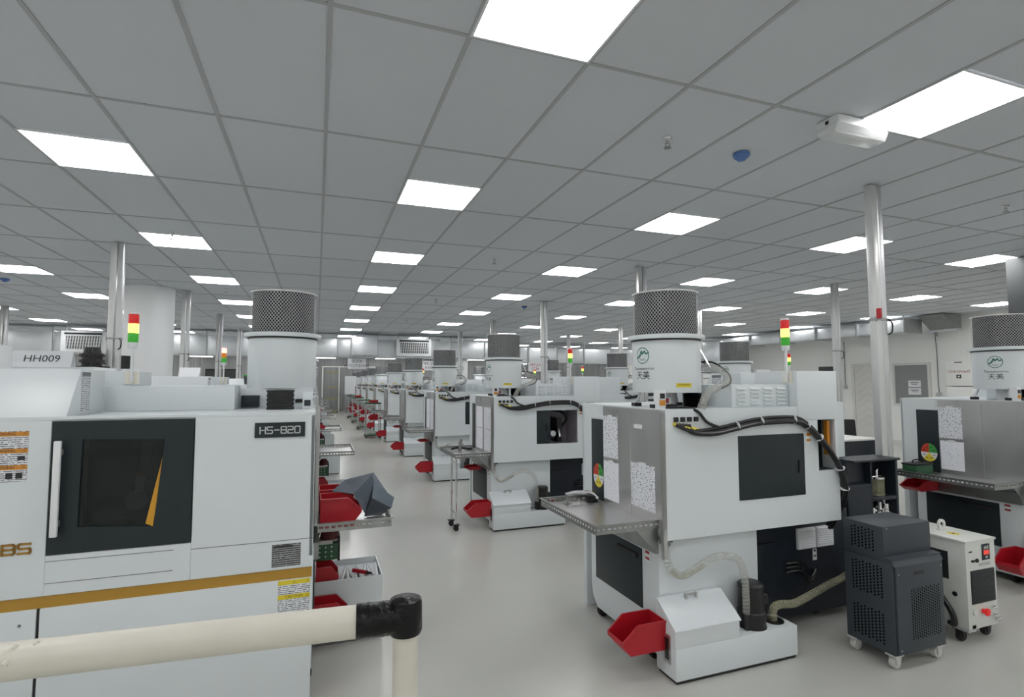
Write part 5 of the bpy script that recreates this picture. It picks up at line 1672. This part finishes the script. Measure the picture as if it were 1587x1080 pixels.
e.m('ink'); rect_on(e, (-0.16, 0, 1.72), '-x', 0.10, 0.085, 0.001, 0.002); rect_on(e, (-0.16, 0.0, 2.05), '-x', 0.16, 0.02, 0.001, 0.002)
e.m('label_white'); rect_on(e, (-0.16, 0, 1.72), '-x', 0.045, 0.04, 0.0032, 0.001)
e.build('lettering', None, t, smooth=False)
t = thing('wall_conduit', 'thin dark conduit dropping to a socket on the door wall', 'conduit', (XR, 8.63, 0))
MB().tube([(-0.02, 0.02, 2.72), (-0.02, 0.0, 2.3), (-0.02, 0.0, 1.5), (-0.02, -0.02, 1.33)], 0.008, 8, 3).build('cable', 'ink_grey', t)
MB().box(-0.045, 0, -0.05, 0.05, 1.25, 1.34).build('socket', 'letter_grey', t, bevel=0.006)
MB().box(-0.03, 0, -0.03, 0.03, 2.7, 2.8).build('junction', 'letter_grey', t)
t = thing('wall_conduit', 'second thin conduit running down between the two doors of the door wall', 'conduit', (XR, 11.05, 0))
MB().cyl((-0.02, 0, 1.5), (-0.02, 0, 2.75), 0.009, 8).build('cable', 'ink_grey', t)
MB().box(-0.04, 0, -0.05, 0.05, 1.4, 1.5).build('socket', 'letter_grey', t, bevel=0.006)
t = thing('alarm_box', 'small red box clamped high on the first cable riser', 'alarm', (4.09, 2.898, 2.13))
MB().box(-0.012, 0.012, -0.02, 0.01, -0.04, 0.04).build('casing', 'red_bin', t, bevel=0.003)

# ------------------------------------------------------------------ far end of the aisle
t = thing('storage_rack', 'tall metal rack with yellowish shelves at the far end of the aisle', 'shelving', (0.46, 30.0, 0))
for x in (0.0, 0.60):
    for y in (0.0, 0.5):
        bx('upright', 'steel_dark', t, x, x + 0.04, y, y + 0.04, 0, 2.2)
for z in (0.08, 0.75, 1.35, 2.14):
    bx('shelf', 'shelf_yellow', t, 0.0, 0.64, 0.0, 0.54, z, z + 0.05)
t = thing('whiteboard', 'white board on legs at the far end of the aisle', 'whiteboard', (1.42, 29.6, 0))
bx('board', 'label_white', t, 0, 0.75, 0, 0.03, 1.0, 1.95)
bx('board_frame', 'letter_grey', t, -0.02, 0.77, 0.03, 0.05, 0.98, 1.97)
for x in (0.05, 0.68):
    bx('leg', 'letter_grey', t, x, x + 0.03, 0.05, 0.08, 0, 1.0)
t = struct(bx('trim_1', 'wall_white', None, 0.28, 0.36, YF - 0.06, YF, 0, 2.55))
t = struct(bx('trim_2', 'wall_white', None, 1.18, 1.24, YF - 0.06, YF, 0, 2.55))
t = struct(bx('trim_3', 'wall_white', None, 0.36, 3.2, YF - 0.06, YF, 2.48, 2.55))
d2 = struct(bx('door_2', 'interior_dark', None, -5.5, -3.9, YF - 0.05, YF, 0, 2.35))
for i in range(12):
    bx('slat', 'column_grey', d2, -5.45, -3.95, YF - 0.07, YF - 0.05, 1.1 + i * 0.1, 1.16 + i * 0.1)

# green-footed carts in front of the far lathes of the cable-bundle row
cart = None
for i, (cy, dx) in enumerate(((16.05, 0.0), (19.15, 0.0), (22.25, 0.0), (25.35, 0.0))):
    lab = 'green-footed shelf cart with red tray, %s from the camera along the aisle' % ORD[i]
    if cart is None:
        cart = thing('shelf_cart', lab, 'cart', (1.37, cy, 0), 0, 'shelf carts')
        for x in (0, 0.4):
            for y in (0, 0.5):
                MB().box(x, x + 0.025, y, y + 0.025, 0.06, 1.02).build('post', 'letter_grey', cart)
                make_caster(cart, x + 0.012, y + 0.012, 0.025)
        bx('bottom_frame', 'green_paint', cart, 0.0, 0.425, 0.0, 0.525, 0.06, 0.10)
        bx('shelf', 'steel', cart, 0.0, 0.425, 0.0, 0.525, 0.50, 0.52)
        bx('top_shelf', 'green_paint', cart, 0.0, 0.425, 0.0, 0.525, 0.98, 1.02)
        freeze_kids(cart)
    else:
        dup(cart, (1.37 + dx, cy, 0), 0, lab, 'shelf carts')
    bin_at(1.37 + dx + 0.34, cy + 0.15, 0.52, 0, 'red bin on the middle shelf of the %s green-footed cart' % ORD[i], (1, 1.4, 1))
    if i % 2 == 0:
        bin_at(1.37 + dx + 0.34, cy + 0.15, 1.02, 0, 'red bin on top of the %s green-footed cart' % ORD[i], (1, 1.4, 0.5))
